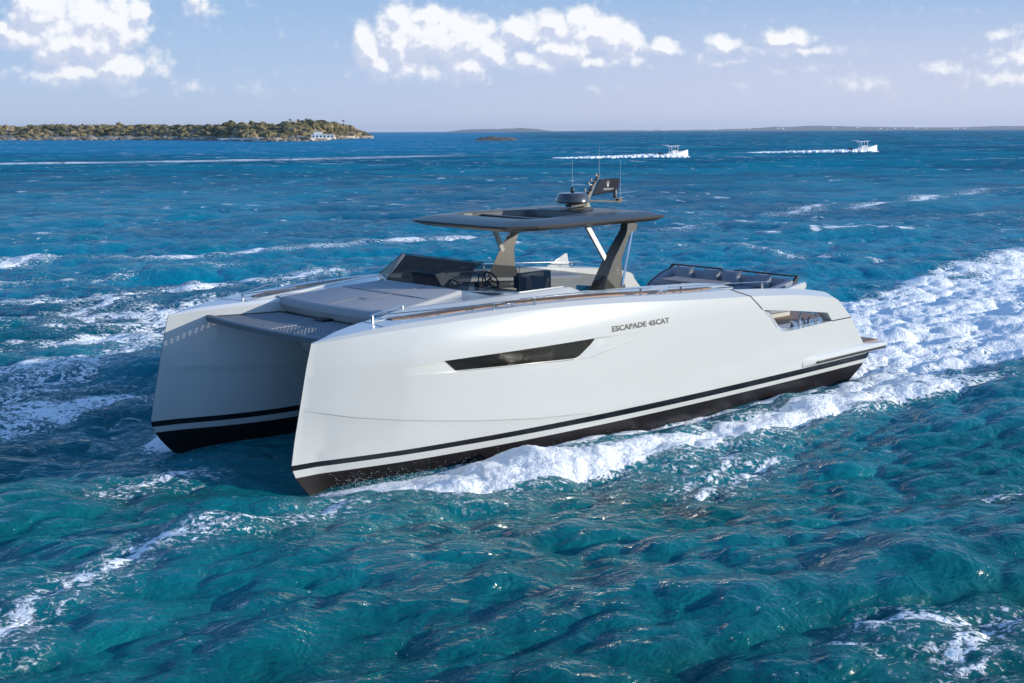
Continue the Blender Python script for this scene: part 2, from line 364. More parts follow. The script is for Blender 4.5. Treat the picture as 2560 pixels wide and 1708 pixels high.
def strip3(rows, m):  # open grid of rows
    return m.loft(rows, closed=False, caps=False)
cham = lambda x: (ip(x, [6.35,6.0,5,2,-2,-5.2], [.01,.06,.10,.10,.20,.22]), ip(x, [6.35,6.0,5,2,-2,-5.2], [.006,.035,.063,.063,.11,.10]))
def deck_out(x):
    dy, dz = cham(x); z = sheer(x); return (x, side(x, z)-dy, z+dz)
def deck_in_crease(x):
    z = sheer(x) + (.0 if x > 4 else 0.0); return (x, inner(x, z), z)
pan_v, pan_f, pan_p = panel(out, [REC_D, OPN_D], P3, .11, lines=(chl, chl2, chl3))
XS_D = list(np.arange(6.34, -2.26, -.12)) + [-2.3]
ROWS_LOW = {'boot_stripe': (.455, .365), 'hull_band': (.365, .268), 'antifouling': (.268, -.7)}
def hull(sg):
    fl = (lambda m: m) if sg > 0 else (lambda m: m.flipy())
    m = MB().add(pan_v, pan_f); o = fl(m).build('hull', GEL, boat, smooth=0, fix=False)
    # face direction: outward
    b = bmesh.new(); b.from_mesh(o.data)
    for f in b.faces:
        if f.normal.y*sg < 0: f.normal_flip()
    b.to_mesh(o.data); b.free()
    set_normals(o, lambda x, z: side(x, z), sg)
    hull_o = o
    # shoulder chamfer along the sheer
    m = MB(); xs = list(np.arange(6.35, -5.0, -.12)) + [-5.05,-5.12,-5.18,-5.24]
    strip3([[P3(x, sheer(x)), deck_out(x)] for x in xs], m)
    fl(m).build('hull_shoulder', GEL, hull_o, smooth=40)
    # foredeck and side deck
    m = MB(); rows = []
    for x in XS_D:
        a = deck_out(x); c = deck_in_crease(x); w = a[1]-c[1]; ci = min(.05, .3*w)
        zi = c[2]+ip(x, [6.35,5.9], [.008,.05]); yi = c[1]+ci
        rows.append([a, (x, a[1]*.5+yi*.5, (a[2]+zi)/2+.004), (x, yi, zi), c])
    strip3(rows, m); fl(m).build('side_deck', GELD, boat, smooth=20)
    # gunwale cap and bulwark lining round the aft cockpit
    m = MB(); xs = list(np.arange(-2.3, -5.0, -.12)) + [-5.05,-5.12,-5.18,-5.24]
    strip3([[deck_out(x), (x, deck_out(x)[1]-.10, deck_out(x)[2]-.015)] for x in xs], m)
    fl(m).build('gunwale', GEL, hull_o, smooth=40)
    # lining with the opening
    ho = [(-3.32,1.65)]+OPN[1:5]+[(-3.80,1.240),(-3.68,1.245),(-3.55,1.30)]; ho_d = dense(ho, .07)
    lo = [(x, deck_out(x)[2]-.02) for x in np.arange(-2.3, -5.2, -.12)]+[(-5.24,1.62)]+[(trans(z), z) for z in np.arange(1.5, 1.14, -.1)]+[(-5.75,1.14),(-2.3,1.14)]
    thick = lambda x, z: side(x, z)-.30+ip(z, [1.2,1.6], [.12,0])
    v, f, _ = panel(dense(lo, .15), [ho_d], lambda x, z: (x, thick(x, z), z), .2)
    m = MB().add(v, f)
    a = [P3(*p) for p in OPN]; b2 = [(p[0], thick(*p), p[1]) for p in [ho[0]]+OPN[1:5]+[(-3.80,1.240),(-3.68,1.245),(-3.62,1.27),(-3.55,1.30),(-3.45,1.46)]]
    m.loft([a, b2], caps=False)
    fl(m).build('bulwark_lining', GEL, hull_o, smooth=35)
    # pocket of the hull window
    fd = lambda x, z: (x, side(x, z)-rec_depth(x, z)-.004, z)
    v, f, _ = panel(REC_D, [], fd, .07); m = MB().add(v, f)
    m.loft([[P3(*p) for p in REC_D], [fd(*p) for p in REC_D]], caps=False)
    pk = fl(m).build('window_recess', GEL, hull_o, smooth=30)
    v, f, _ = panel(dense(WIN, .08), [], lambda x, z: (x, side(x, z)-rec_depth(x, z)+.004, z), .12)
    fl(MB().add(v, f)).build('hull_window', HWIN, hull_o, smooth=60)
    # bands below
    for nm, (za, zb) in ROWS_LOW.items():
        m = MB(); zs = np.linspace(za, zb, 2 if nm != 'antifouling' else 9)
        if nm == 'boot_stripe': # thinner toward the bow
            pass
        g = []
        ts = np.concatenate([np.linspace(0, .1, 12), np.linspace(.12, 1, 60)])
        for z in zs:
            xa, xb = stem(z), trans(z); row = []
            for t_ in ts:
                x = xa+(xb-xa)*t_; zz = z
                if nm == 'boot_stripe' and z == zb or nm == 'hull_band' and z == za: zz = z-.022*sstep(.1, .6, t_)+.012*(1-t_)
                k = 0 if z > .26 else .30*((.268-z)/.97)**2
                row.append((x, max(side(x, zz)-k*min(1, t_*12), 1.93), zz))
            g.append(row)
        m.loft(g, closed=False, caps=False)
        g2 = []
        for z in zs:
            xa, xb = stem(z), trans(z)
            g2.append([(xa+(xb-xa)*t_, min(inner(xa+(xb-xa)*t_, z)+(0 if z > .26 else .25*((.268-z)/.97)**2)*min(1, t_*12), 1.935), z) for t_ in ts])
        m.loft(g2, closed=False, caps=False, flip=True)
        m.loft([[g[i][-1], g2[i][-1]] for i in range(len(zs))], closed=False, caps=False)
        fl(m).build(nm, {'boot_stripe': BLACK, 'hull_band': GEL, 'antifouling': ANTI}[nm], hull_o, smooth=40, fix=False)
    # inside face of the hull
    m = MB(); tl_ = np.concatenate([np.linspace(0, .15, 20), np.linspace(.17, 1, 40)]); tu_ = np.linspace(0, 1, 46)
    g = [[(stem(z)+(-5.8-stem(z))*t_, inner(stem(z)+(-5.8-stem(z))*t_, z), z) for t_ in tl_] for z in (ZB, .7, .9, 1.1)]
    m.loft(g, closed=False, caps=False, flip=True)
    g = [[(stem(z)+(3.8-stem(z))*t_, inner(stem(z)+(3.8-stem(z))*t_, z), z) for t_ in tu_] for z in (1.1, 1.18, 1.24, 1.285, 1.30, 1.5, 1.7, 1.9, 2.0, 2.06)]
    g.append([(x, inner(x, sheer(x)), sheer(x)) for x in 6.35+(3.8-6.35)*tu_])
    m.loft(g, closed=False, caps=False, flip=True)
    fl(m).build('hull_inner_side', GEL, hull_o, smooth=20, fix=False)
    # transom
    m = MB(); zs = list(np.linspace(.46, 1.2, 6))
    m.loft([[P3(trans(z)+.01, z), (trans(z)+.01, 1.25, z)] for z in zs], closed=False, caps=False)
    fl(m).build('transom', GEL, hull_o, smooth=30)
    # swim platform sponson with its rub strip
    m = MB(); loops = []
    for x, o_, zt in [(-4.12,0,.60),(-4.35,.03,.615),(-4.6,.065,.62),(-5.2,.075,.635),(-6.0,.08,.645),(-6.5,.08,.64),(-6.95,.07,.625),(-7.0,.04,.60)]:
        y = side(max(x, -6.2), .6); yi = 2.45 if x > -6.1 else 1.3
        loops.append([(x, yi, zt+.06 if x > -6.1 else zt), (x, y+.002, zt+.055 if x > -6.1 else zt), (x, y+.6*o_, zt+.015 if x > -6.1 else zt-.004), (x, y+o_+.002, zt-.05), (x, y+o_+.001, .515), (x, y+.6*o_, .49), (x, y+.001-.02, .462), (x, yi, .462)])
    m.loft(loops); fl(m).build('swim_platform', GEL, boat, smooth=40, bevel=.006)
    m = MB(); m.path([(x, side(max(x, -6.2), .6)+.075+.012, .535) for x in (-4.52,-5,-5.6,-6.2,-6.9)]+[(-7.0, side(-6.2, .6)+.03, .535)], .024, .042)
    fl(m).build('rub_strip', DARK, boat, bevel=.005)
    fl(MB().box((-6.58, 2.02, .652), (.72, 1.1, .018))).build('platform_teak', TEAK, boat)
    # dark joints of the fold-down bulwark
    def joint(pts, w=.016):
        m = MB()
        for a_, b_ in zip(pts[:-1], pts[1:]):
            for k in range(4):
                p, q = [(a_[0]+(b_[0]-a_[0])*u, a_[1]+(b_[1]-a_[1])*u) for u in (k/4, (k+1)/4)]
                m.bar((p[0], side(*p)+.001, p[1]), (q[0], side(*q)+.001, q[1]), w, .008, (0, 1, 0))
        return m
    m = joint([(-2.42, 1.985),(-2.735, 1.73)], .02); d = deck_out(-2.1); m.bar((-2.10, d[1], d[2]+.002), (-2.42, side(-2.42, 1.985)+.002, 1.99), .02, .01, (0, 1, 1))
    fl(m).build('bulwark_joint', DARK, hull_o)
    fl(joint([(-4.99,1.266),(-5.66,1.262)], .02)).build('bulwark_joint', DARK, hull_o)
    return hull_o
hp = hull(1); hs = hull(-1)
tag(hp, 'near port hull in full sun'); tag(hs, 'far starboard hull, inner side in shade')

# the yacht's name on the port side and emblem helper
def text_mesh(s, size):
    cu = bpy.data.curves.new('t', 'FONT'); cu.body = s; cu.size = size; cu.resolution_u = 3; cu.offset = .0008*size/.1; cu.space_character = 1.06
    o = bpy.data.objects.new('t', cu); COL.objects.link(o); bpy.context.view_layer.update()
    me = bpy.data.meshes.new_from_object(o.evaluated_get(bpy.context.evaluated_depsgraph_get()))
    vs = [tuple(v.co) for v in me.vertices]; fs = [tuple(p.vertices) for p in me.polygons]
    bpy.data.objects.remove(o); bpy.data.curves.remove(cu); bpy.data.meshes.remove(me); return vs, fs
vs, fs = text_mesh('ESCAPADE 45CAT', .118)
w = max(v[0] for v in vs)-min(v[0] for v in vs); k = 1.345/w; x0 = min(v[0] for v in vs)
cx_ = sorted((sum(vs[i][0] for i in f)/len(f), f) for f in fs); gap = max(range(1, len(cx_)), key=lambda i: cx_[i][0]-cx_[i-1][0])
for word in (cx_[:gap], cx_[gap:]):
    m = MB(); used = sorted({i for _, f in word for i in f}); idx = {u: n for n, u in enumerate(used)}; wvs = [vs[u] for u in used]; wfs = [tuple(idx[i] for i in f) for _, f in word]
    for q, (du, dv) in enumerate(((0, 0), (.007, 0), (0, .006), (.007, .006), (.0035, .003))):     # heavier strokes: the outline laid five times, each a hair proud of the last
        m.add([(1.15-(v[0]-x0)*k-du, side(1.15-(v[0]-x0)*k-du, 1.775+v[1]+dv)+.004+.0005*q, 1.775+v[1]+dv) for v in wvs], wfs)
    m.build('name_lettering', LETTER, hp, smooth=0, fix=False)
def emblem():
    L = [(-.28,1.0),(-.50,.70),(-.56,.30),(-.48,-.10),(-.26,-.45),(0,-.62),(0,-.30),(-.18,-.18),(-.32,.10),(-.36,.45),(-.33,.75)]
    Lo = [(-.46,-.38),(0,-1.0),(0,-.72),(-.30,-.48)]
    rs = [L, Lo]; out_ = []
    for r in rs: out_ += [r, [(-x, y) for x, y in r][::-1]]
    return out_

# bridge deck, coach roof, sun pad, net
m = MB(); prof = [(4.56,2.02),(4.35,1.526),(4.18,1.27),(3.85,.95),(-6.0,.95),(-6.0,1.19),(-2.35,1.19),(-2.3,1.5),(2.2,1.5),(2.2,2.0)]
m.loft([[(x, y, z) for x, z in prof] for y in (-1.28, 1.28)]); m.build('bridge_deck', GEL, boat, smooth=20)
pf = lambda y: 4.70-.10*(y/1.3)**2
crz = lambda x: ip(x, [4.75,4.5,2.68,1.2], [2.235,2.255,2.395,2.43])
cyt = lambda x: ip(x, [5.12,4.4,3.5,2.3,1.2,-2.8], [1.68,1.47,1.70,1.86,1.90,1.93])          # coaming top edge
czt = lambda x: ip(x, [5.12,4.75,4.4,3.5,2.3,1.45,1.2,1.0,.93,.5,-.5,-2.0,-2.68,-2.76], [2.245,2.30,2.345,2.375,2.415,2.43,2.425,2.35,2.315,2.293,2.26,2.187,2.112,2.06])
cyb = lambda x: ip(x, [5.14,4.3,2.2,.4,-2.1,-2.8], [1.71,1.80,2.01,2.06,2.12,2.14])
deckz = lambda x: deck_out(x)[2]
m = MB(); rows = []
for x in np.linspace(pf(0)+.02, 2.2, 30):
    k = min(1, (4.72-x)/.1); yo = cyt(x); row = []
    for y in np.linspace(-1, 1, 25):
        yy = y*yo; xx = min(x, pf(min(abs(yy), 1.5))+.02); z = crz(xx)-.012*(yy/1.3)**2
        z = z+(czt(xx)-.005-z)*sstep(.78, 1.0, abs(y)); row.append((xx, yy, z))
    rows.append(row)
strip3(rows, m)
ys = np.linspace(-1.34, 1.34, 24)
m.loft([[(pf(y)+.02, y, crz(pf(y)+.02)-.012*(y/1.3)**2) for y in ys], [(pf(y)+.03, y, 2.2) for y in ys], [(pf(y)-.10, y, 2.0) for y in ys]], closed=False, caps=False)
m.build('coach_roof', GEL, boat, smooth=35, weld=True)
for sg in (1, -1):
    m = MB(); loops = []
    for x in list(np.linspace(5.12, 1.5, 20))+[1.35,1.2,1.1,1.0,.93,.8]+list(np.linspace(.5, -2.6, 12))+[-2.68,-2.76]:
        yb, zb, yt, zt = cyb(x), deckz(x)+.006, cyt(x), czt(x); yi = yt-.11 if x < 4.3 else yt-.04
        zi = 1.45 if x < 2.2 else min(zb-.02, 2.2)
        loops.append([(x, yb, zb-.03), (x, yb, zb), (x, yt+.02, zt-.012), (x, yt-.01, zt), (x, yi, zt-.004), (x, yi-.01 if x < 2.2 else yi, zi)])
    m.loft(loops); (m if sg > 0 else m.flipy()).build('coaming', GEL, boat, smooth=30)
    # teak side deck
    m = MB(); rows = []
    for x in np.linspace(4.85, -2.05, 40):
        yo = min(cyb(x)+ip(x, [4.85,4.3,-1.2,-2.05], [.12,.27,.32,.10]), deck_out(x)[1]-.06); z = deckz(x)+.012
        rows.append([(x, cyb(x)-.01, z), (x, yo, z), (x, yo, z-.02)])
    strip3(rows, m); (m if sg > 0 else m.flipy()).build('side_deck_teak', TEAK, boat, smooth=0)
# sun pad
m = MB(); top = []; bot = []
N = 21
def pad_outline(inset):
    pts = [(pf(y)+.035-inset, y*(1-inset/1.3)) for y in np.linspace(-1.36, 1.36, N)]
    pts += [(4.42, 1.37-inset), (3.5, 1.20-inset), (2.78+inset, 1.03-inset), (2.78+inset, -(1.03-inset)), (3.5, -(1.20-inset)), (4.42, -(1.37-inset))]
    return pts
pads = [pad_outline(i) for i in (0, 0, .012, .04)]
m.loft([[(x, y, crz(x)-.012*(y/1.3)**2+h) for x, y in p] for p, h in zip(pads, (-.055, .035, .055, .062))])
pad = m.build('sun_pad', GREYF, boat, smooth=50)
m = MB()
zz = lambda x, y: crz(x)-.012*(y/1.3)**2+.062
for pts in ([(4.66,.02),(4.05,.02)], [(4.05,.02),(4.05,.20)], [(4.05,.20),(3.90,.24)], [(3.55,-1.12),(3.55,1.12)], [(3.9,.24),(2.85,.24)]):
    d = dense(pts, .12, False)
    for a_, b_ in zip(d[:-1], d[1:]): m.bar((a_[0], a_[1], zz(*a_)), (b_[0], b_[1], zz(*b_)), .010, .008)
m.build('seam', BEAM, pad)
# trampoline nets between the bows
beam = lambda y: 5.87-.07*(y/1.7)**2
fan = lambda x: 1+.27*max(0, x-4.70)/1.06
def net_half(ya, yb):
    m = MB(); z = 2.045; n = 17
    for i in range(n+1):
        y = ya+(yb-ya)*i/n; xb = beam(y)-.09; m.bar((4.70, y, z), (xb, y*fan(xb), z), .016, .012)
    for j in range(16):
        t_ = j/15; pts = []
        for y in np.linspace(ya, yb, 9): x = 4.70+(beam(y)-.09-4.70)*t_; pts.append((x, y*fan(x), z+.003))
        m.path(pts, .016, .012)
    return m
for a_, b_ in ((.07, 1.30), (-1.30, -.07)):
    o = net_half(a_, b_).build('trampoline_net', NETM, boat, smooth=0)
    m = MB(); sg = 1 if a_ > 0 else -1; e = max(abs(a_), abs(b_))*sg
    m.bar((4.66, a_, 2.05), (4.66, b_, 2.05), .03, .03); m.bar((4.66, e*1.015, 2.05), (5.75, e*1.015*fan(5.75), 2.05), .03, .03)
    for i in range(14): m.bar((4.57, a_+(b_-a_)*(i+.5)/14, 2.055), (4.68, a_+(b_-a_)*(i+.5)/14, 2.055), .022, .012)
    m.build('net_lacing', DARK, o)
m = MB(); loops = []
for y in np.linspace(-1.74, 1.74, 30):
    x = beam(y); q = .02*(y/1.7)**2; loops.append([(x-.10, y, 2.03+q), (x-.10, y, 2.055+q), (x-.02, y, 2.065+q), (x+.02, y, 2.045+q), (x-.005, y, 1.965+q), (x-.06, y, 1.95+q)])
m.loft(loops).build('crossbeam', BEAM, boat, smooth=35)
m = MB(); m.loft([[(x, -w_, 2.035), (x, w_, 2.035), (x, w_*.9, 2.062), (x, -w_*.9, 2.062)] for x, w_ in ((5.86,.10),(5.6,.085),(5.0,.075),(4.72,.075))])
m.build('net_spine', BEAM, boat, bevel=.005)
MB().box((4.74, 0, 2.075), (.22, .24, .035)).build('spine_pad', DARK, boat, bevel=.012)

# hardtop
def oct_(fx, fy, sx, sy, ax, ay, z, cor=.10):
    p = [(fx, 0), (fx-.01, fy*.6), (fx-.03, fy*.9), (fx-.09, fy+.04), (sx, sy), (sx-.2, sy+.015), (ax+.2, ay), (ax+.05, ay-.02), (ax, ay-.12), (ax, 0)]
    return [(x, y, z) for x, y in p]+[(x, -y, z) for x, y in p[-2:0:-1]]
L0 = oct_(1.88, 1.06, 1.33, 1.32, -1.55, 1.38, 3.305); L1 = oct_(2.04, 1.17, 1.47, 1.43, -1.68, 1.49, 3.365)
L2 = oct_(2.05, 1.18, 1.48, 1.44, -1.69, 1.50, 3.402); L3 = oct_(1.80, 1.02, 1.28, 1.22, -1.50, 1.28, 3.462)
def ring_(l, z): return [(x, y, z) for x, y, _ in l]
op = lambda z, e=0: oct_(1.30+e, .86+e, .98+e, .98+e, -.42-e, .72+e, z)
m = MB(); m.loft([op(3.30, -.04), L0, L1, L2, L3, op(3.470), op(3.455, -.01), op(3.35, -.04), op(3.30, -.04)], caps=False)
roof = m.build('hardtop', ROOF, boat, smooth=14, weld=True)
m = MB(); o_ = op(3.37, -.035); m.add(o_, [tuple(range(len(o_)))]); m.build('roof_glass', GLR, roof, smooth=0)
m = MB(); m.bar((.55, -.93, 3.40), (.55, .93, 3.40), .09, .05); m.build('roof_rib', ROOF, roof, bevel=.006)
m = MB(); m.loft([[(-.42,-.6,3.475),(-.42,.6,3.475),(-.5,.55,3.49),(-.5,-.55,3.49)], [(-1.15,-.22,3.475),(-1.15,.22,3.475),(-1.1,.16,3.515),(-1.1,-.16,3.515)]])
m.build('roof_fairing', ROOF, roof, bevel=.008)
for sg in (1, -1):
    m = MB()
    B = [(.12,1.30),(-.10,1.45),(-.64,1.45),(-.66,1.28)]; F = [(-.20,1.30),(-.33,1.45),(-.535,1.45),(-.56,1.29)]; T = [(-.56,1.30),(-.63,1.45),(-.73,1.45),(-.74,1.29)]
    T2 = [(-.64,1.30),(-.665,1.45),(-.92,1.45),(-.92,1.29)]; T3 = [(-.68,1.30),(-.68,1.45),(-.935,1.45),(-.935,1.29)]
    B0 = [(.16,1.30),(-.08,1.45),(-.74,1.45),(-.76,1.28)]
    lv = [(B0, 2.0), (B, 2.22), ([(.03,1.30),(-.15,1.45),(-.56,1.45),(-.58,1.28)], 2.36), (F, 2.70), (T, 3.10), (T2, 3.19), (T3, 3.31)]
    m.loft([[(x, y, z) for x, y in p] for p, z in lv]); (m if sg > 0 else m.flipy()).build('roof_pillar', ROOF, boat, smooth=20, bevel=.008)
    m = MB(); m.path([(.10, 1.22, 3.31), (-.33, 1.33, 2.60)], .10, .045, (0, 1, 0)); (m if sg > 0 else m.flipy()).build('roof_strut', SATIN, boat, bevel=.01)
    m = MB(); m.tube([(-.80, 1.44, 3.17), (-.54, 1.46, 2.25)], .022); (m if sg > 0 else m.flipy()).build('roof_pole', CHROME, boat)
m = MB()
for r in emblem():
    m.add([(-.43-x*.045+.0, 1.4525, 2.54+y*.055) for x, y in r], [tuple(range(len(r)))])
vs, fs = text_mesh('VYACHTS', .03); w = max(v[0] for v in vs)
m.add([(-.43+.07-v[0]*.14/w, 1.4525, 2.455+v[1]) for v in vs], fs); m.build('pillar_emblem', EMBM, boat, smooth=0, fix=False)

# radar mast, aerials, flag
m = MB(); lv = [(-.98,-1.30,.09,3.455),(-1.03,-1.22,.06,3.50),(-1.08,-1.19,.05,3.575),(-1.12,-1.22,.045,3.66),(-1.32,-1.37,.03,3.90),(-1.47,-1.51,.025,4.07),(-1.49,-1.53,.025,4.08)]
m.loft([[(a_, -w_, z), (a_, w_, z), (b_, w_, z), (b_, -w_, z)] for a_, b_, w_, z in lv]); mast = m.build('radar_mast', ROOF, boat, smooth=20, bevel=.004)
m = MB(); m.box((-.90, 0, 3.55), (.42, .14, .055)); m.build('radar_bracket', ROOF, mast, bevel=.006)
m = MB(); m.lathe((-.80, 0, 3.585), [(.12,0),(.27,.012),(.315,.04),(.31,.075),(.27,.165),(.24,.185),(.02,.19)], 28); m.build('radar_dome', mat('radar_plastic', (.055,.058,.066), .22, coat=.4), mast, smooth=35)
m = MB(); m.bar((-1.15, 0, 3.62), (-2.0, 0, 3.555), .07, .035); m.prism([(-1.95,-.04,3.53),(-2.08,-.04,3.53),(-2.10,-.04,3.625),(-1.84,-.04,3.625),(-1.84,-.04,3.615),(-2.0,-.04,3.61)], (0, .08, 0)); m.build('flag_arm', ROOF, mast, bevel=.003)
m = MB(); m.lathe((-1.93, 0, 3.625), [(.035,0),(.036,.02),(.034,.15),(.022,.17),(.003,.175)], 14); m.build('horn', ROOF, mast, smooth=40)
m = MB(); m.lathe((-1.00, -.20, 3.70), [(.035,0),(.036,.10),(.03,.14),(.014,.165),(.003,.17)], 14); m.build('aerial_base', DARK, mast, smooth=40)
for x, y, z0, z1 in ((-1.00,-.20,3.86,4.36), (-1.50,0,4.08,4.60), (-2.08,0,3.62,4.31)):
    MB().tube([(x, y, z0), (x, y, z1)], [.0024, .0014], 6).build('whip_aerial', PALEL, mast)
for x, z in ((-1.41,4.075), (-1.28,3.985), (-1.22,3.925), (-1.12,3.81)):
    m = MB(); m.lathe((x, .0, z-.02), [(.028,0),(.028,.012),(.02,.016),(.02,.04),(.026,.044),(.026,.05)], 10); m.bar((x, 0, z-.015), (x-.09, 0, z-.03), .02, .016); o = m.build('navigation_light', SATIN, mast, smooth=40)
for x, z in ((-1.36,3.96), (-1.22,3.79)):
    m = MB(); m.lathe((x, .06, z), [(.012,0),(.03,.008),(.03,.05),(.012,.058)], 10); m.build('floodlight', ROOF, mast, smooth=40)
nx, nz = 16, 8; rows = []
for i in range(nx+1):
    u = i/nx; row = []
    for j in range(nz+1):
        v = j/nz
        top = (-1.50+(-2.04+1.50)*u, 3.985+.012*math.sin(u*3.1)-.004*u); bt = (-1.30+(-1.96+1.30)*u, 3.695+.012*math.sin(u*3.0)+.03*u)
        row.append((bt[0]+(top[0]-bt[0])*v, .03*math.sin(u*7+v*1.2)*u+.002, bt[1]+(top[1]-bt[1])*v))
    rows.append(row)
m = MB(); strip3(rows, m); flag = m.build('flag', NAVY, boat, smooth=60); sm = flag.modifiers.new('thick', 'SOLIDIFY'); sm.thickness = .004; sm.offset = 0
m = MB(); fy = lambda x: .03*math.sin(((x+1.40)/-.60)*7+.7)*((x+1.40)/-.60)+.002
for r in emblem():
    m.add([(-1.745+x*.085*.62, fy(-1.745+x*.052)+.008, 3.895+y*.062) for x, y in r], [tuple(range(len(r)))])
vs, fs = text_mesh('VYACHTS', .045); w = max(v[0] for v in vs)
m.add([(-1.875+v[0]*.26/w, fy(-1.875+v[0]*.26/w)+.008, 3.785+v[1]) for v in vs], fs); m.build('flag_emblem', PALEL, flag, smooth=0, fix=False)

# windscreen
def pane(pts, name, gm, th=.012, par=None):
    a = [Vector(p) for p in pts]; n = (a[1]-a[0]).cross(a[-1]-a[0]).normalized()*th
    m = MB().add(pts, [tuple(range(len(pts)))]); return m.build(name, gm, par, smooth=0, fix=False)
ws = bpy.data.objects.new('windscreen', None); COL.objects.link(ws); ws.parent = boat
fb, ft, qb, qt = (2.68,1.05,2.412), (2.36,.89,2.83), (2.25,1.80,2.425), (1.95,1.50,2.79)
my = lambda p: (p[0], -p[1], p[2])
pane([fb, ft, my(ft), my(fb)], 'front_pane', GLF, par=ws)
for s_ in (lambda p: p, my):
    pane([s_(fb), s_(qb), s_(qt), s_(ft)], 'quarter_pane', GLF if s_ is my else GLS, par=ws)
    pane([s_(qb), s_((.95,1.83,2.32)), s_((.02,1.83,2.28)), s_((-.02,1.52,2.47)), s_(qt)], 'side_pane', GLS, par=ws)
m = MB(); m.path([my(qb), my(fb), fb, qb, (1.3,1.84,2.432)], .02, .02); m.build('windscreen_base', GEL, ws)
for p, q in ((fb, ft), (my(fb), my(ft)), (qb, qt), (my(qb), my(qt))): MB().bar(p, q, .009, .009).build('windscreen_joint', DARK, ws)
# helm
MB().loft([[(2.58,y,2.40),(1.75,y,2.36),(1.72,y,2.0),(2.58,y,2.0)] for y in (-1.35,1.62)]).build('dashboard', DARK, boat, bevel=.01)
m = MB(); m.loft([[(2.52,y,2.41),(2.62,y-.05*s_,2.62),(2.42,y-.05*s_,2.635),(2.02,y,2.40)] for y, s_ in ((-.50,-1),(.22,1))]); m.build('instrument_pod', DARK, boat, bevel=.008)
m = MB(); c0 = Vector((1.86,.72,2.50)); ax_ = Vector((-.85,0,.5)).normalized(); u_ = Vector((0,1,0)); w_ = ax_.cross(u_)
m.tube([c0+(u_*math.cos(a)+w_*math.sin(a))*.155 for a in np.linspace(0, 2*math.pi, 25)], .016)
for a in (.5, 2.6, 4.7): m.bar(c0, c0+(u_*math.cos(a)+w_*math.sin(a))*.15, .025, .012)
m.bar(c0, c0-ax_*.16, .06, .06); m.build('steering_wheel', DARK, boat, smooth=40)
m = MB(); m.box((2.08,.66,2.42), (.10,.12,.12)); m.tube([(2.05,.61,2.46),(2.04,.61,2.58),(2.04,.71,2.58),(2.05,.71,2.46)], .016); m.build('throttle', DARK, boat, bevel=.01)
m = MB(); m.prism([(1.62,1.0,2.36),(1.45,1.0,2.36),(1.5,1.0,2.56),(1.62,1.0,2.57)], (0,.30,0)); m.build('display_pod', DARK, boat, bevel=.01)
for y in (.80,):
    m = MB(); m.prism([(1.10,y-.22,2.10),(.80,y-.22,2.12),(.78,y-.22,2.46),(.86,y-.22,2.48),(.97,y-.22,2.22),(1.12,y-.22,2.2)], (0,.44,0)); m.bar((.95,y,1.5),(.95,y,2.12),.12,.12,(1,0,0)); m.build('helm_seat', DARK, boat, bevel=.03)
MB().box((.60,.43,2.0), (.72,.14,1.0)).build('galley_unit', mat('navy_laminate', (.03,.04,.055), .35), boat, bevel=.02)
MB().box((0,0,1.47), (4.5,3.5,.05)).build('cockpit_sole', TEAK, boat)
MB().box((-4.15,0,1.185), (3.5,4.75,.04)).build('aft_deck_teak', TEAK, boat)
for y in (2.33, -2.33): MB().box((-3.95,y,1.203), (3.0,.32,.03)).build('aft_deck_edge', GELD, boat)
# aft settee, table, cushions
m = MB(); m.box((-5.05,0,1.40), (.62,3.1,.40)); m.build('settee_base', GEL, boat, bevel=.02)
m = MB(); m.box((-4.98,0,1.64), (.55,3.0,.14)); m.build('settee_seat', GREYS, boat, bevel=.04, seg=3)
m = MB(); m.loft([[(-5.22,y,1.62),(-5.30,y,1.90),(-5.33,y,1.925),(-5.40,y,1.925),(-5.43,y,1.90),(-5.40,y,1.45),(-5.25,y,1.45)] for y in (-1.5,-.5,.5,1.5)]); sb = m.build('settee_backrest', GREYS, boat, smooth=50, bevel=.02)
m = MB()
for k in range(1, 4):
    pass
arm = [(-5.36,1.905),(-5.10,1.83),(-4.93,1.76),(-4.78,1.69),(-4.68,1.63),(-4.62,1.5),(-4.62,1.3)]
m = MB(); m.loft([[(x, -1.62, z), (x, -1.46, z), (x, -1.40, z-.06), (x, -1.40, 1.25), (x, -1.62, 1.25)] for x, z in arm]); m.build('settee_arm', GREYS, boat, smooth=50)
m = MB(); m.path([(x, -1.555, z+.004) for x, z in arm[:-1]], .03, .012); m.build('settee_arm_trim', DARK, boat)
m = MB(); m.prism([(-5.36,1.46,1.905),(-4.6,1.46,1.78),(-4.5,1.46,1.3),(-5.36,1.46,1.3)], (0,.16,0)); m.build('settee_arm', GREYS, boat, bevel=.03)
for ya, yb, sg in ((-1.58,-.28,-1), (.06,1.60,1)):
    m = MB(); m.path([(-5.50,ya,1.972),(-5.50,yb,1.972)], .05, .032, (0,0,1)); e = ya if sg < 0 else yb; q = yb if sg < 0 else ya
    m.prism([(-5.53,e-.03,1.98),(-5.46,e-.03,1.98),(-5.25,e-.03,1.80),(-5.18,e-.03,1.72),(-5.36,e-.03,1.72)], (0,.06,0)); m.bar((-5.50,q,1.975),(-5.50,q,1.80),.035,.035,(1,0,0))
    m.build('backrest_rail', DARK, boat, bevel=.006)
m = MB(); m.prism([(-4.20,-.86,1.80),(-4.78,-.90,1.80),(-4.78,.55,1.80),(-4.20,.55,1.80)], (0,0,.035)); tb = m.build('cockpit_table', TABLE, boat, bevel=.008)
for y in (-.45, .25): MB().tube([(-4.5,y,1.2),(-4.5,y,1.8)], .05).build('table_leg', CHROME, tb)
m = MB(); m.prism([(-4.40,1.86,1.80),(-5.255,1.86,1.915),(-5.31,1.86,1.836),(-5.23,1.86,1.74),(-4.6,1.86,1.70)], (0,.10,0)); m.build('stern_wing', GEL, boat, bevel=.012)
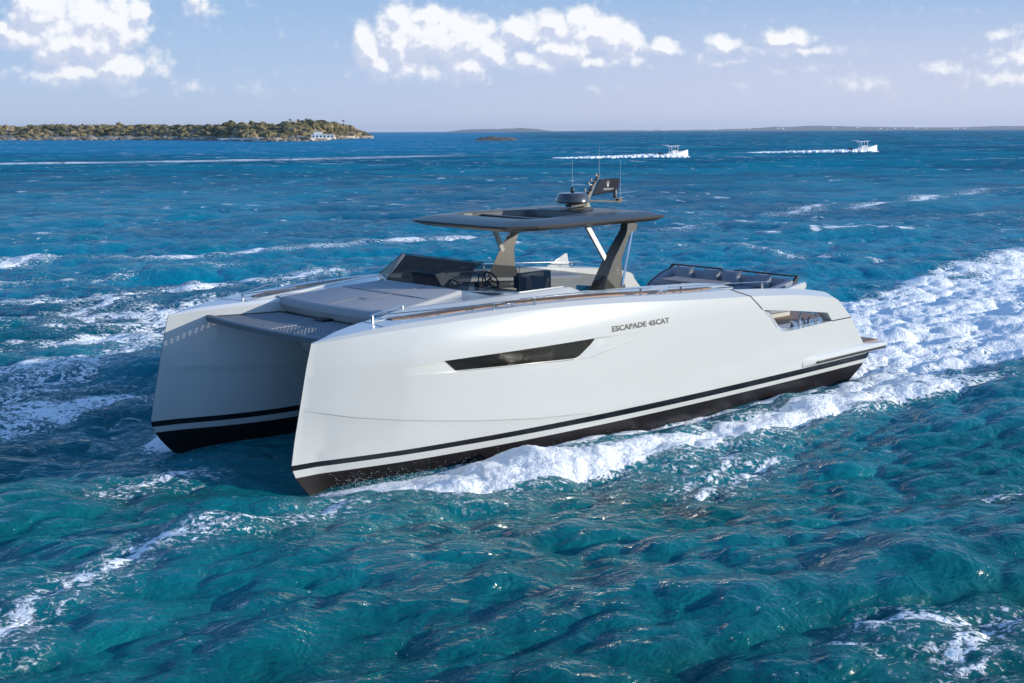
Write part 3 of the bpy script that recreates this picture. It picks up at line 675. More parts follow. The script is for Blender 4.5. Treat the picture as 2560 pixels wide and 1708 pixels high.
m = MB(); m.prism([(-2.70,-2.62,2.06),(-3.275,-2.62,2.305),(-3.325,-2.62,2.295),(-3.40,-2.62,1.95)], (0,-.05,0)); m.build('bulwark_fin', GEL, boat, bevel=.008)
# posts and fairlead seen through the bulwark opening
for sg in (1, -1):
    for x, r in ((-4.33,.028), (-4.84,.022)):
        m = MB(); m.lathe((x, sg*2.5, 1.205), [(r*1.6,0),(r*1.25,.08),(r*.85,.17),(r*.9,.25),(r*1.3,.32)], 14); m.build('bulwark_post', CHROME, boat, smooth=50)
    m = MB(); m.lathe((-4.06, sg*2.52, 1.19), [(.035,0),(.036,.10),(.05,.13),(.05,.145)], 14); m.build('bollard', CHROME, boat, smooth=40)
    m = MB()
    m.path([(-4.42, sg*2.5, 1.34), (-4.47, sg*2.5, 1.335), (-4.49, sg*2.5, 1.23), (-4.60, sg*2.5, 1.23), (-4.61, sg*2.5, 1.30), (-4.65, sg*2.5, 1.345)], .035, .022, (0,1,0)); m.build('fairlead', DARK, boat)

# rails and cleats
def rail(pts, posts, sg, w=.026, h=.014):
    f = (lambda p: p) if sg > 0 else my
    m = MB(); m.path([f(p) for p in pts], w, h); o = m.build('handrail', CHROME, boat, bevel=.003)
    for p, zb in posts:
        m = MB(); m.bar(f((p[0], p[1], zb)), f(p), .035, .016, (1, 0, 0)); m.build('stanchion', CHROME, o)
for sg in (1, -1):
    a = (5.139,1.712,2.352)
    rail([a, (4.8,1.90,2.376), (4.4,2.10,2.395), (3.9,2.29,2.412), (3.5,2.39,2.42), (3.17,2.45,2.424)], [((5.11,1.725,2.35), 2.22), ((3.36,2.41,2.42), 2.26)], sg)
    rail([a, (4.25,1.44,2.402)], [((4.343,1.467,2.395), 2.25)], sg)
    rail([(2.874,2.48,2.448),(1.9,2.53,2.436),(.9,2.545,2.40),(-.06,2.53,2.345)], [((2.60,2.50,2.445), 2.27), ((.20,2.54,2.36), 2.19)], sg)
    rail([(-.55,2.50,2.305),(-1.5,2.50,2.25),(-2.6,2.46,2.185),(-3.55,2.40,2.115)], [((-.87,2.50,2.285), 2.12), ((-3.26,2.42,2.135), 1.97)], sg)
    for x, y in ((3.05,2.44), (-.38,2.52)):
        z = deckz(x)+.002; m = MB(); yy = y*sg
        m.bar((x+.13,yy,z+.055),(x-.13,yy,z+.055),.024,.02); m.bar((x+.05,yy,z),(x+.05,yy,z+.05),.028,.028,(1,0,0)); m.bar((x-.05,yy,z),(x-.05,yy,z+.05),.028,.028,(1,0,0)); m.build('cleat', CHROME, boat, bevel=.005)
    m = MB()
    for xa, f0, f1 in ((5.25, .25, .98),):
        d = deck_out(xa); c = deck_in_crease(xa-.1); m.bar((xa, d[1]-.02, d[2]+.003), (xa-.12, c[1]+.06, c[2]+.055), .008, .006)
    (m if sg > 0 else m.flipy()).build('hatch_joint', DARK, boat)

# loose cushions on the settee
def cushion(y, rz, label, s=1.0):
    n = 9; vs, fs = [], []
    for sgn in (1, -1):
        for i in range(n):
            for j in range(n):
                u, v = i/(n-1)*2-1, j/(n-1)*2-1; pin = 1-.13*(1-u*u)*(abs(v)**2)-.0; pin2 = 1-.16*(1-v*v)*(abs(u)**2)
                th = .085*((1-u**4)*(1-v**4))**.6
                vs.append((sgn*th, u*.23*s*pin2, v*.17*s*pin))
    for k in range(2):
        for i in range(n-1):
            for j in range(n-1):
                q = [k*n*n+i*n+j, k*n*n+(i+1)*n+j, k*n*n+(i+1)*n+j+1, k*n*n+i*n+j+1]; fs.append(q if k == 0 else q[::-1])
    o = MB().add(vs, fs).build('throw_cushion', GREYS, None, smooth=60, weld=True)
    o.matrix_world = BOATM @ Matrix.Translation((-5.16, y, 1.845)) @ Matrix.Rotation(R(rz), 4, 'Z') @ Matrix.Rotation(R(-14), 4, 'Y')
    tag(o, label, 'cushion', 'grey cushions along the aft settee')
cushion(-1.0, 8, 'grey throw cushion nearest the curved far arm of the aft settee')
cushion(-.28, -6, 'grey throw cushion leaning on the settee behind the table')
cushion(.22, 7, 'grey throw cushion at the near end of the table, below the rail gap', 1.05)
cushion(1.0, -9, 'grey throw cushion nearest the white stern wing at the settee end')

# ------------------------------------------------------------------ the sea
def vnoise(x, y, seed=0):
    xi = np.floor(x).astype(np.int64); yi = np.floor(y).astype(np.int64); fx = x-xi; fy = y-yi
    fx = fx*fx*(3-2*fx); fy = fy*fy*(3-2*fy)
    def h(a, b):
        n = (a*374761393+b*668265263+seed*974711) & 0x7fffffff; n = ((n ^ (n >> 13))*1274126177) & 0x7fffffff; return ((n ^ (n >> 16)) & 0xffff)/65535.0
    return (h(xi, yi)*(1-fx)+h(xi+1, yi)*fx)*(1-fy)+(h(xi, yi+1)*(1-fx)+h(xi+1, yi+1)*fx)*fy
def fbm(x, y, o=4, seed=0):
    s = 0; a = .5; t = 0
    for i in range(o): s = s+a*vnoise(x*2**i, y*2**i, seed+i); t += a; a *= .55
    return s/t
def nstep(a, b, x):
    t = np.clip((x-a)/(b-a), 0, 1); return t*t*(3-2*t)
FWD = R(-133.147); KPX = 0.00068/4.85
rad = [2.5]
while rad[-1] < 11: rad.append(rad[-1]*1.08)
while rad[-1] < 60000:
    r = rad[-1]; rad.append(r+max(.042, KPX*r*r*(.85 if r < 40 else .5)) if r < 3000 else r*1.06)
rad = np.array(rad)
ang = np.concatenate([np.arange(-180, -27, 2.5), np.arange(-27, -22.2, .4), np.arange(-22.2, 22.2, .058), np.arange(22.2, 27, .4), np.arange(27, 180, 2.5)])
A_, R_ = np.meshgrid(FWD+np.radians(ang), rad)
X = CAM[0]+R_*np.cos(A_); Y = CAM[1]+R_*np.sin(A_)
dr = np.gradient(rad)[:, None]*np.ones_like(X)
dth = np.minimum(np.gradient(np.radians(ang))[None, :]*R_, 1e9)
samp = np.maximum(dr, dth)
Z = np.zeros_like(X); DX = np.zeros_like(X); DY = np.zeros_like(X)
wr = np.random.default_rng(5); NW = 112
lam = .24*(16/.24)**((np.arange(NW)+wr.random(NW))/NW)
for i, L in enumerate(lam):
    spread = 42 if L > 4 else 62
    th = R(64)+wr.normal(0, R(spread*.6)); kx, ky = math.cos(th)*2*math.pi/L, math.sin(th)*2*math.pi/L
    a = L*(.058 if L < .8 else .058*(.8/L)**.52)/(2*math.pi)*1.12; ph = wr.random()*6.283
    att = 1-nstep(.33*L, .55*L, samp)
    if att.max() <= 0: continue
    # gustiness: patches of steeper and calmer ripples
    g = 1.0
    if L < 3: g = .45+1.1*fbm(X/(6+L*3)+i*3.7, Y/(6+L*3)-i*1.9, 2, i)
    p = kx*X+ky*Y+ph; s_, c_ = np.sin(p), np.cos(p); aa = a*att*g
    Z += aa*s_; DX -= aa*.98*math.cos(th)*c_; DY -= aa*.98*math.sin(th)*c_
# foam: where the hulls and the wind have broken the surface
foam = np.zeros_like(X)
def addf(v):
    global foam
    foam = np.maximum(foam, v)
fn1 = fbm(X*.8, Y*.8, 4, 3); fn2 = fbm(X*.28+9, Y*.28, 3, 8); fn3 = fbm(X*2.1, Y*2.1, 3, 21)
d = -5.6-X
hw = 2.9+np.clip(d, 0, 30)*.235+np.clip(d-30, 0, 200)*.05
wy = Y-.2+(fn2-.5)*np.clip(d, 0, 12)*.35
edge = 1-nstep(.66, 1.12, np.abs(wy)/hw+(fn1-.5)*.55)
addf(edge*nstep(-.4, 1.2, d)*np.clip(1.1-d/110, 0, 1)*(.60+.60*(fn1-.42)+.55*(fn2-.5)+.5*(fn3-.45)))
for sg in (1, -1):
    yin = np.interp(X, [-8,-4,-1.4,.8,3.2,5.2,6.6,7.2], [2.2,3.2,3.35,3.3,2.85,2.3,1.9,1.95])
    yout = np.interp(X, [-10,-7,-4,-1.4,.8,3.2,5.2,6.2,7.2], [6.4,5.4,4.3,4.1,4.15,4.0,3.7,3.1,2.5])
    yy = Y*sg; c_ = (yin+yout)/2+(fn2-.5)*.3; w_ = (yout-yin)/2+(fn1-.5)*.35
    b = 1-nstep(.55, 1.08, np.abs(yy-c_)/np.maximum(w_, .1))
    b *= nstep(7.3, 5.9, X)*nstep(-11, -6, X)
    bw = b.copy() if sg > 0 else np.maximum(bw, b)
    addf(b*np.interp(X, [-10,-6,-2,2,5,7], [.40,.54,.64,.74,.80,.55])*(.72+.62*(fn3-.1)))
    addf(.30*np.exp(-((yy-c_)/1.5)**2)*nstep(7.3, 5.6, X)*nstep(-9, -5, X)*(.5+fn1))
    # thin second line running along the waterline
    l2 = np.exp(-((yy-(2.72+.10*np.sin(X*1.3)))/.11)**2)*nstep(3.4, 2.2, X)*nstep(-5.5, -4.2, X); addf(l2*.66)
STREAKS = [(0.95, [(-2.57, -31.56), (-3.87, -32.34), (-6.46, -34.3), (-8.08, -33.45), (-9.62, -31.03), (-13.05, -31.78), (-15.49, -31.59), (-21.01, -31.45), (-25.55, -31.27)]), (0.9, [(-0.78, -20.57), (-2.24, -20.97), (-5.55, -21.22), (-9.44, -22.56), (-11.83, -22.77)]), (0.8, [(0.88, -23.17), (0.46, -22.28), (-0.49, -21.08)]), (0.75, [(3.1, -16.95), (2.65, -17.2), (0.84, -17.99), (-0.06, -18.28), (-2.47, -19.78)]), (0.6, [(2.17, -15.68), (1.4, -15.6), (-0.28, -14.63)]), (0.62, [(5.1, -12.91), (4.51, -12.86), (2.98, -12.75)]), (0.62, [(2.29, -13.55), (1.85, -13.42)]), (0.62, [(2.57, -12.05), (1.23, -11.59)]), (0.7, [(-0.17, -16.21), (-1.63, -16.71)]), (0.75, [(-73.46, -204.07), (-78.25, -205.17), (-93.98, -199.69), (-124.15, -193.82), (-166.96, -200.64)]), (0.5, [(-3.91, -25.14), (-7.25, -26.77), (-10.1, -25.23)]), (0.55, [(-1.38, -26.55), (-2.44, -26.33), (-3.79, -25.85)]), (0.62, [(5.97, -9.47), (4.85, -9.47), (2.92, -9.71)]), (0.62, [(6.87, -7.37), (5.68, -7.14), (4.68, -6.95)]), (0.62, [(7.13, -6.21), (5.99, -5.96), (5.17, -5.52)]), (0.65, [(6.72, 3.11), (7.92, 3.68), (9.07, 3.85), (9.73, 3.84), (10.45, 4.17), (11.66, 4.79), (12.38, 5.41)]), (0.55, [(7.41, 0.56), (8.18, 0.5), (8.96, 0.73)]), (0.35, [(10.05, 2.5), (11.03, 2.28)]), (0.7, [(-35.68, -27.6), (-44.19, -29.58)]), (0.7, [(-47.7, -30.43), (-59.82, -34.58)]), (0.7, [(-56.65, -30.53), (-76.34, -36.34), (-95.22, -39.15)]), (0.5, [(-29.27, -21.36), (-28.35, -13.17), (-28.49, -10.39)]), (0.62, [(5.96, 10.67), (5.53, 10.78), (5.29, 11.13)]), (0.66, [(4.69, 11.53), (5.31, 11.41), (5.98, 11.49), (6.06, 11.74)]), (0.55, [(0.3, 8.78), (-0.57, 8.92)]), (0.5, [(6.44, 10.67), (6.48, 11.06)]), (0.6, [(-0.06, 5.07), (2.61, 5.72)]), (0.55, [(0.54, 4.64), (2.56, 5.4)])]
def seg_d(px, py, qx, qy):
    vx, vy = qx-px, qy-py; t = np.clip(((X-px)*vx+(Y-py)*vy)/(vx*vx+vy*vy), 0, 1)
    return np.hypot(X-px-t*vx, Y-py-t*vy)
wobx = (fn2-.5)
for dens, pts in STREAKS:
    dist = np.hypot(pts[0][0]-CAM[0], pts[0][1]-CAM[1]); wdt = .09+dist*.005
    if dist > 100: wdt = 3.2
    dm = np.full_like(X, 1e9)
    for p, q in zip(pts[:-1], pts[1:]): dm = np.minimum(dm, seg_d(*p, *q))
    dm = np.abs(dm+(fn1-.5)*wdt*2.6)
    addf(dens*(np.exp(-(dm/wdt)**2))*np.clip(.35+1.3*(fn1-.2), .3, 1.0))
    addf(.46*dens*np.exp(-(dm/(wdt*4.5))**2)*(.4+fn1))
# churned water off the starboard side, thinning outward
reg = np.exp(-(((X-2)/13)**2+((Y+15)/11)**2)); bands = fbm(X*.16+Y*.10, Y*.42-X*.10, 3, 87)
addf(reg*nstep(.40, .68, bands)*.52*(.5+fn3))
reg2 = np.exp(-(((X-6)/4.5)**2+((Y+5.6)/3.2)**2)); addf(reg2*nstep(.36, .62, bands)*.46*(.5+fn3))
# white horses on the crests
n4 = fbm(X*.11+4, Y*.11, 3, 40); crest = nstep(.14, .32, Z)
n5 = fbm(X*.55, Y*.55, 3, 43); addf(crest*nstep(.47, .60, n4)*nstep(.48, .64, n5)*.8*nstep(18, 30, R_)*nstep(95, 60, R_))
# island surf
foam = np.clip(foam, 0, 1)
near = 1-nstep(60, 140, R_)
lump2 = (fbm(X*3.6, Y*3.6, 4, 64)-.42)
lump = (fbm(X*1.7, Y*1.7, 4, 60)-.42)
Z += near*(np.where(foam > .5, (foam-.5)*lump2*.12, 0)+bw*(.0+.10*lump2)*np.interp(X, [-8,-2,3,6], [.35,.5,.85,1.0]))
Z += near*nstep(-.3, 2, d)*np.clip(1-d/40, 0, 1)*edge*(lump*.12+lump2*.12+.02)
# trough along the hull sides and between the hulls
tr = np.exp(-((np.abs(Y)-2.7)/.5)**2)*nstep(4, 1, X)*nstep(-6.5, -4, X); Z -= .08*tr*near
hullz = (1+1.3*nstep(0, 5, X))*np.exp(-((np.abs(Y)-1.95)/.75)**2)*nstep(7.6, 6.4, X)*nstep(-7.5, -6, X); Z = Z*(1-.6*np.clip(hullz, 0, 1))-.12*hullz
calm = (1-nstep(2.2, 3.0, np.abs(Y)))*nstep(-7, -5, X)*nstep(7.5, 5.5, X); Z *= 1-.55*calm
body = fbm(X*.055, Y*.055, 3, 71)*.6+fbm(X*.35, Y*.35, 3, 75)*.4
nr, na = X.shape
co = np.stack([X+DX, Y+DY, Z], -1).reshape(-1, 3).astype(np.float32)
i0 = (np.arange(nr-1)[:, None]*na+np.arange(na-1)[None, :]).ravel()
quads = np.stack([i0, i0+1, i0+na+1, i0+na], -1)
wrap = np.arange(nr-1)*na; quads = np.concatenate([quads, np.stack([wrap+na-1, wrap, wrap+na, wrap+2*na-1], -1)])
me = bpy.data.meshes.new('sea'); nq = len(quads)
me.vertices.add(len(co)); me.vertices.foreach_set('co', co.ravel())
me.loops.add(nq*4); me.loops.foreach_set('vertex_index', quads[:, ::-1].ravel().astype(np.int32) if True else None)
me.polygons.add(nq); me.polygons.foreach_set('loop_start', np.arange(0, nq*4, 4, dtype=np.int32)); me.polygons.foreach_set('loop_total', np.full(nq, 4, dtype=np.int32))
me.polygons.foreach_set('use_smooth', np.ones(nq, dtype=bool)); me.update(calc_edges=True)
for nm, arr in (('foam', foam), ('body', body), ('rise', Z)):
    a = me.attributes.new(nm, 'FLOAT', 'POINT'); a.data.foreach_set('value', arr.ravel().astype(np.float32))
if me.polygons[0].normal.z < 0: me.flip_normals()
sea = bpy.data.objects.new('sea', me); COL.objects.link(sea); sea['kind'] = 'structure'
wm = bpy.data.materials.new('sea_water'); wm.use_nodes = True; t = wm.node_tree; b = t.nodes['Principled BSDF']
geo = t.nodes.new('ShaderNodeNewGeometry'); pos = geo.outputs['Position']
def attr(n):
    a = t.nodes.new('ShaderNodeAttribute'); a.attribute_name = n; return a.outputs['Fac']
fo, bo, ri = attr('foam'), attr('body'), attr('rise')
rot = t.nodes.new('ShaderNodeVectorRotate'); rot.rotation_type = 'Z_AXIS'; rot.inputs['Angle'].default_value = R(-64); t.links.new(pos, rot.inputs['Vector'])
pr = vmath(t, 'MULTIPLY', rot.outputs[0], (1.0, .62, 1.0)).outputs[0]
nA = noise(t, pr, 1.5, 5, .6, .5); nB = noise(t, pr, 7.0, 4, .6, .4); rC = math_node(t, 'SUBTRACT', 1.0, math_node(t, 'ABSOLUTE', math_node(t, 'MULTIPLY', math_node(t, 'SUBTRACT', noise(t, pr, 2.6, 3, .55, .7), .5), 3.2))); nF = noise(t, pr, .22, 4, .6, .3)
# foam: lacy break-up
pf_ = vmath(t, 'MULTIPLY', rot.outputs[0], (1.0, .8, 1.0)).outputs[0]
f1 = noise(t, pf_, 3.4, 6, .66, 1.4); f2 = noise(t, pf_, 13.0, 5, .66, .7)
rd = math_node(t, 'SUBTRACT', 1.0, math_node(t, 'ABSOLUTE', math_node(t, 'MULTIPLY', math_node(t, 'SUBTRACT', f1, .5), 5.0)))
fx_ = math_node(t, 'ADD', math_node(t, 'MULTIPLY', rd, .34), math_node(t, 'MULTIPLY', math_node(t, 'SUBTRACT', f2, .5), 1.28))
fsum = math_node(t, 'ADD', fo, fx_)
fmask = math_node(t, 'MULTIPLY', maprange(t, fsum, .50, .66), maprange(t, fo, .06, .30))
# small scattered flecks
nS = noise(t, pf_, 13, 3, .6, .4); nS2 = noise(t, pf_, .5, 3, .6)
fle = math_node(t, 'MULTIPLY', maprange(t, nS, .665, .71), maprange(t, nS2, .50, .64))
rel = vmath(t, 'SUBTRACT', pos, (17.4, 17.8, 0)).outputs[0]
off = vmath(t, 'DOT_PRODUCT', rel, (-.684, -.730, 0)).outputs['Value']      # metres out to sea
acr = vmath(t, 'DOT_PRODUCT', rel, (-.730, .684, 0)).outputs['Value']
wv2 = vmath(t, 'MULTIPLY', rot.outputs[0], (.9, .6, 1)).outputs[0]
def flecks(scale, lo, hi, d0, d1, d2, d3, amt):
    n_ = noise(t, wv2, scale, 4, .68, .4); g_ = noise(t, wv2, scale*.09, 3, .6)
    f_ = math_node(t, 'MULTIPLY', maprange(t, n_, lo, hi), maprange(t, g_, .44, .60))
    f_ = math_node(t, 'MULTIPLY', f_, math_node(t, 'MULTIPLY', maprange(t, off, d0, d1), maprange(t, off, d3, d2)))
    return math_node(t, 'MULTIPLY', f_, amt)
wh = math_node(t, 'MAXIMUM', flecks(2.6, .62, .68, 14, 30, 70, 110, .75), math_node(t, 'MAXIMUM', flecks(.85, .60, .66, 50, 90, 200, 320, .85), flecks(.30, .565, .64, 150, 300, 2500, 5000, .9)))
fmask = math_node(t, 'MAXIMUM', fmask, math_node(t, 'MAXIMUM', math_node(t, 'MULTIPLY', fle, .7), math_node(t, 'MULTIPLY', wh, .8)))
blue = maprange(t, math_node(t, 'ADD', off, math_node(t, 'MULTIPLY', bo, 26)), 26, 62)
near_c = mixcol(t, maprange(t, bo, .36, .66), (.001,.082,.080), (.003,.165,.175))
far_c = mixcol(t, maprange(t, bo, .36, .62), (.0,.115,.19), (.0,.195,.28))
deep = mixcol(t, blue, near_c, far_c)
ripple_shade = math_node(t, 'ADD', math_node(t, 'MULTIPLY', rC, .5), math_node(t, 'MULTIPLY', noise(t, vmath(t, 'MULTIPLY', rot.outputs[0], (1.0, .3, 1.0)).outputs[0], .45, 6, .7, .5), 1.0))
deep = mixcol(t, maprange(t, ripple_shade, .35, 1.15), vmath(t, 'MULTIPLY', deep, (.50, .60, .66)).outputs[0], vmath(t, 'MULTIPLY', deep, (1.6, 1.22, 1.22)).outputs[0])  # light and shade of the ripple slopes, painted into the body colour as noise
shoal = math_node(t, 'MULTIPLY', maprange(t, off, 240, 420), maprange(t, acr, 60, -60))
deep = mixcol(t, math_node(t, 'MULTIPLY', shoal, .8), deep, (.012, .24, .42))
deep = mixcol(t, maprange(t, ri, 0, .30, 0, .35), deep, (.003,.20,.25))
# aerated pale water round the foam
deep = mixcol(t, math_node(t, 'MULTIPLY', maprange(t, fo, .15, .9), .40), deep, (.05, .30, .36))
hgt = math_node(t, 'ADD', math_node(t, 'ADD', math_node(t, 'MULTIPLY', nA, .13), math_node(t, 'ADD', math_node(t, 'MULTIPLY', nB, .058), math_node(t, 'MULTIPLY', rC, .05))), math_node(t, 'ADD', math_node(t, 'MULTIPLY', nF, .25), math_node(t, 'MULTIPLY', fmask, .05)))
hgt = math_node(t, 'ADD', hgt, math_node(t, 'MULTIPLY', math_node(t, 'MULTIPLY', f2, fo), .10))
bn = t.nodes.new('ShaderNodeBump'); bn.inputs['Strength'].default_value = .85; bn.inputs['Distance'].default_value = 1.0
t.links.new(hgt, bn.inputs['Height'])
# water: scattered body colour under a rough sky-reflecting skin whose grazing reflection is held down by the slopes of the chop
t.nodes.remove(b); wo = [n for n in t.nodes if n.type == 'OUTPUT_MATERIAL'][0]
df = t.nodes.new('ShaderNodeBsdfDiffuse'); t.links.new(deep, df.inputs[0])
gl = t.nodes.new('ShaderNodeBsdfGlossy'); gl.inputs['Roughness'].default_value = .07
fr = t.nodes.new('ShaderNodeFresnel'); fr.inputs[0].default_value = 1.333
for n_ in (gl, fr): t.links.new(bn.outputs[0], n_.inputs['Normal'])
soft = vmath(t, 'NORMALIZE', vmath(t, 'MULTIPLY_ADD', bn.outputs[0], (.45, .45, .45), (0, 0, .55)).outputs[0]).outputs[0]   # light scattered back from below the skin follows the slopes only weakly
t.links.new(soft, df.inputs['Normal'])
cap = maprange(t, off, 30, 200, .40, .03)
mx = t.nodes.new('ShaderNodeMixShader'); t.links.new(math_node(t, 'MINIMUM', math_node(t, 'MULTIPLY', fr.outputs[0], .8), cap), mx.inputs[0]); t.links.new(df.outputs[0], mx.inputs[1]); t.links.new(gl.outputs[0], mx.inputs[2])
fd_ = t.nodes.new('ShaderNodeBsdfDiffuse'); fd_.inputs[0].default_value = (.96, .96, .96, 1); t.links.new(bn.outputs[0], fd_.inputs['Normal'])
mx2 = t.nodes.new('ShaderNodeMixShader'); t.links.new(fmask, mx2.inputs[0]); t.links.new(mx.outputs[0], mx2.inputs[1]); t.links.new(fd_.outputs[0], mx2.inputs[2])
t.links.new(mx2.outputs[0], wo.inputs[0])
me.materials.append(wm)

# spray thrown up along the bows
sv, sf = [], []
def drop(p, r):
    o = len(sv); sv.extend([(p[0]+r,p[1],p[2]),(p[0]-r,p[1],p[2]),(p[0],p[1]+r,p[2]),(p[0],p[1]-r,p[2]),(p[0],p[1],p[2]+r),(p[0],p[1],p[2]-r)])
    for f in ((0,2,4),(2,1,4),(1,3,4),(3,0,4),(2,0,5),(1,2,5),(3,1,5),(0,3,5)): sf.append(tuple(i+o for i in f))
for k in range(2600):
    x = 6.35-abs(RNG.normal(0, 1.0))*3.2
    if x < -6: continue
    sg = 1 if RNG.random() < .68 else -1
    yo = 2.0+.42*min(1, (6.6-x)/2.2)+abs(RNG.normal(.75, .45))*min(1.6, .3+(6.5-x)*.45)+.15
    z = abs(RNG.normal(0, .09))*(1.0 if x > 2 else .5)-.04
    drop((x, sg*yo, z), RNG.uniform(.002, .0065))
for k in range(1400):
    x = -6.3-abs(RNG.normal(0, 2.0)); drop((x, RNG.normal(0, 1.9), abs(RNG.normal(0, .16))+.05), RNG.uniform(.006, .02))
o = MB(); o.v, o.f = sv, sf; o = o.build('spray', mat('foam_white', (.88,.89,.9), .6), None, smooth=0, fix=False); o['kind'] = 'stuff'
o['label'] = 'white spray droplets along the hulls at the waterline'; o['category'] = 'spray'

# ------------------------------------------------------------------ islands and far shore
def pol(az, dist): return (CAM[0]+dist*math.cos(R(az)), CAM[1]+dist*math.sin(R(az)))
AZ = [-104,-111.7,-113.3,-118.1,-121.4,-122.46,-123.5,-124.9,-125.5,-126.0,-126.4,-126.9,-127.3,-127.6]
SHORE = [1150,1080,1050,990,880,785,765,770,800,930,1010,1040,1060,1065]
RIDGE = [10.6,10.5,10.3,10.2,9.8,10.0,9.4,11.6,12.0,10.9,9.4,7.0,3.2,.3]
fs_ = lambda a: ip(a, AZ, SHORE); fr_ = lambda a: ip(a, AZ, RIDGE)
def island_h(a, dd):
    r = fr_(a)-2.6*min(1, fr_(a)/6); n = float(fbm(np.array([a*9.0]), np.array([dd*.03]), 3, 5)[0])-.5
    bank = 2.0*sstep(0, 12, dd); up = max(r-2.0, .1)*sstep(14, 100, dd)
    return (bank+up)*(1-sstep(150, 330, dd))*(1 if r > .5 else .4)+n*1.6*sstep(3, 20, dd)*(1-sstep(250, 330, dd))*min(1, r/3)-.5*sstep(300, 340, dd)
azs = np.arange(-127.6, -104, .09); dds = np.concatenate([np.linspace(-6, 20, 16), np.linspace(26, 340, 26)])
m = MB(); rows = []
for a in azs:
    s0 = fs_(a)+2.5*math.sin(a*61)+2*math.sin(a*137); row = []
    for dd in dds: x, y = pol(a, s0+dd); row.append((x, y, island_h(a, dd) if dd > 0 else dd*.2))
    rows.append(row)
strip3(rows, m)
gm = bpy.data.materials.new('island_ground'); gm.use_nodes = True; t = gm.node_tree; b = t.nodes['Principled BSDF']; b.inputs['Roughness'].default_value = .95
geo = t.nodes.new('ShaderNodeNewGeometry'); sp = t.nodes.new('ShaderNodeSeparateXYZ'); t.links.new(geo.outputs['Position'], sp.inputs[0])
nn = noise(t, geo.outputs['Position'], .12, 6, .65); ng = noise(t, geo.outputs['Position'], .5, 4, .6)
c = mixcol(t, maprange(t, nn, .4, .6), (.36,.28,.19), (.22,.17,.11)); c = mixcol(t, maprange(t, ng, .52, .62), c, (.09,.07,.05))
c = mixcol(t, maprange(t, math_node(t, 'ADD', sp.outputs['Z'], math_node(t, 'MULTIPLY', nn, 3)), 4.2, 2.4), c, (.55,.46,.35))
c = mixcol(t, maprange(t, math_node(t, 'ADD', sp.outputs['Z'], math_node(t, 'MULTIPLY', ng, 1.2)), 1.0, .55), c, (.05,.045,.04))
t.links.new(c, b.inputs['Base Color'])
isl = m.build('island', gm, None, smooth=0, fix=True); isl['kind'] = 'structure'
if isl.data.polygons[200].normal.z < 0: isl.data.flip_normals()
# scrub covering the island
bm_ = bmesh.new(); bmesh.ops.create_icosphere(bm_, subdivisions=2, radius=1.0); icv = np.array([v.co for v in bm_.verts]); icf = np.array([[v.index for v in f.verts] for f in bm_.faces]); bm_.free()
def clumps(pts, name, mt):
    V, F, T = [], [], []; o = 0
    for (x, y, z, r, h, tint) in pts:
        for k in range(3):
            q = icv*(1+RNG.uniform(-.32, .32, (len(icv), 1))); s = r*RNG.uniform(.55, .9)
            q = q*np.array([s, s, s*h*RNG.uniform(.8, 1.15)])+np.array([x+RNG.uniform(-.6,.6)*r, y+RNG.uniform(-.6,.6)*r, z+s*h*.55])
            V.append(q); F.append(icf+o); T += [tint+RNG.uniform(-.12, .12)]*len(icv); o += len(icv)
    V = np.concatenate(V); F = np.concatenate(F)
    me = bpy.data.meshes.new(name); me.from_pydata(V.tolist(), [], F.tolist()); a = me.attributes.new('tint', 'FLOAT', 'POINT'); a.data.foreach_set('value', T)
    me.materials.append(mt); ob = bpy.data.objects.new(name, me); COL.objects.link(ob); return ob
sm_ = bpy.data.materials.new('scrub_leaves'); sm_.use_nodes = True; t = sm_.node_tree; b = t.nodes['Principled BSDF']; b.inputs['Roughness'].default_value = .9; b.inputs['Specular IOR Level'].default_value = .15
a = t.nodes.new('ShaderNodeAttribute'); a.attribute_name = 'tint'; geo = t.nodes.new('ShaderNodeNewGeometry')
nn = noise(t, geo.outputs['Position'], .9, 4, .7)
rmp = t.nodes.new('ShaderNodeValToRGB'); t.links.new(math_node(t, 'ADD', a.outputs['Fac'], math_node(t, 'MULTIPLY', math_node(t, 'SUBTRACT', nn, .5), .9)), rmp.inputs[0])
for p_, c_ in ((0, (.055,.055,.028,1)), (.35, (.14,.12,.055,1)), (.65, (.25,.185,.095,1)), (1, (.36,.27,.17,1))):
    e = rmp.color_ramp.elements.new(p_) if p_ not in (0, 1) else rmp.color_ramp.elements[-int(p_)]; e.color = c_
t.links.new(rmp.outputs[0], b.inputs['Base Color'])
pts = []
for k in range(2300):
    a_ = RNG.uniform(-127.45, -110.2); dd = 12+150*RNG.random()**1.3
    if fr_(a_) < 2.5 and dd > 60: continue
    bare = float(fbm(np.array([a_*2.2]), np.array([dd*.02]), 2, 91)[0])
    if dd < 34 and bare < .62: continue
    if bare > .66 and RNG.random() < .75: continue
    x, y = pol(a_, fs_(a_)+dd); r = RNG.uniform(1.0, 3.2)*(1.25 if dd > 70 else 1)*min(1, .35+fr_(a_)/9)
    pts.append((x, y, max(island_h(a_, dd), .3)-.5, r, RNG.uniform(.6, .95), float(np.clip(RNG.normal(.42, .2)+(bare-.5)*.9, 0, 1))))
o = clumps(pts, 'scrub', sm_); o['kind'] = 'stuff'; o['label'] = 'dry olive scrub covering the low island'; o['category'] = 'scrub'
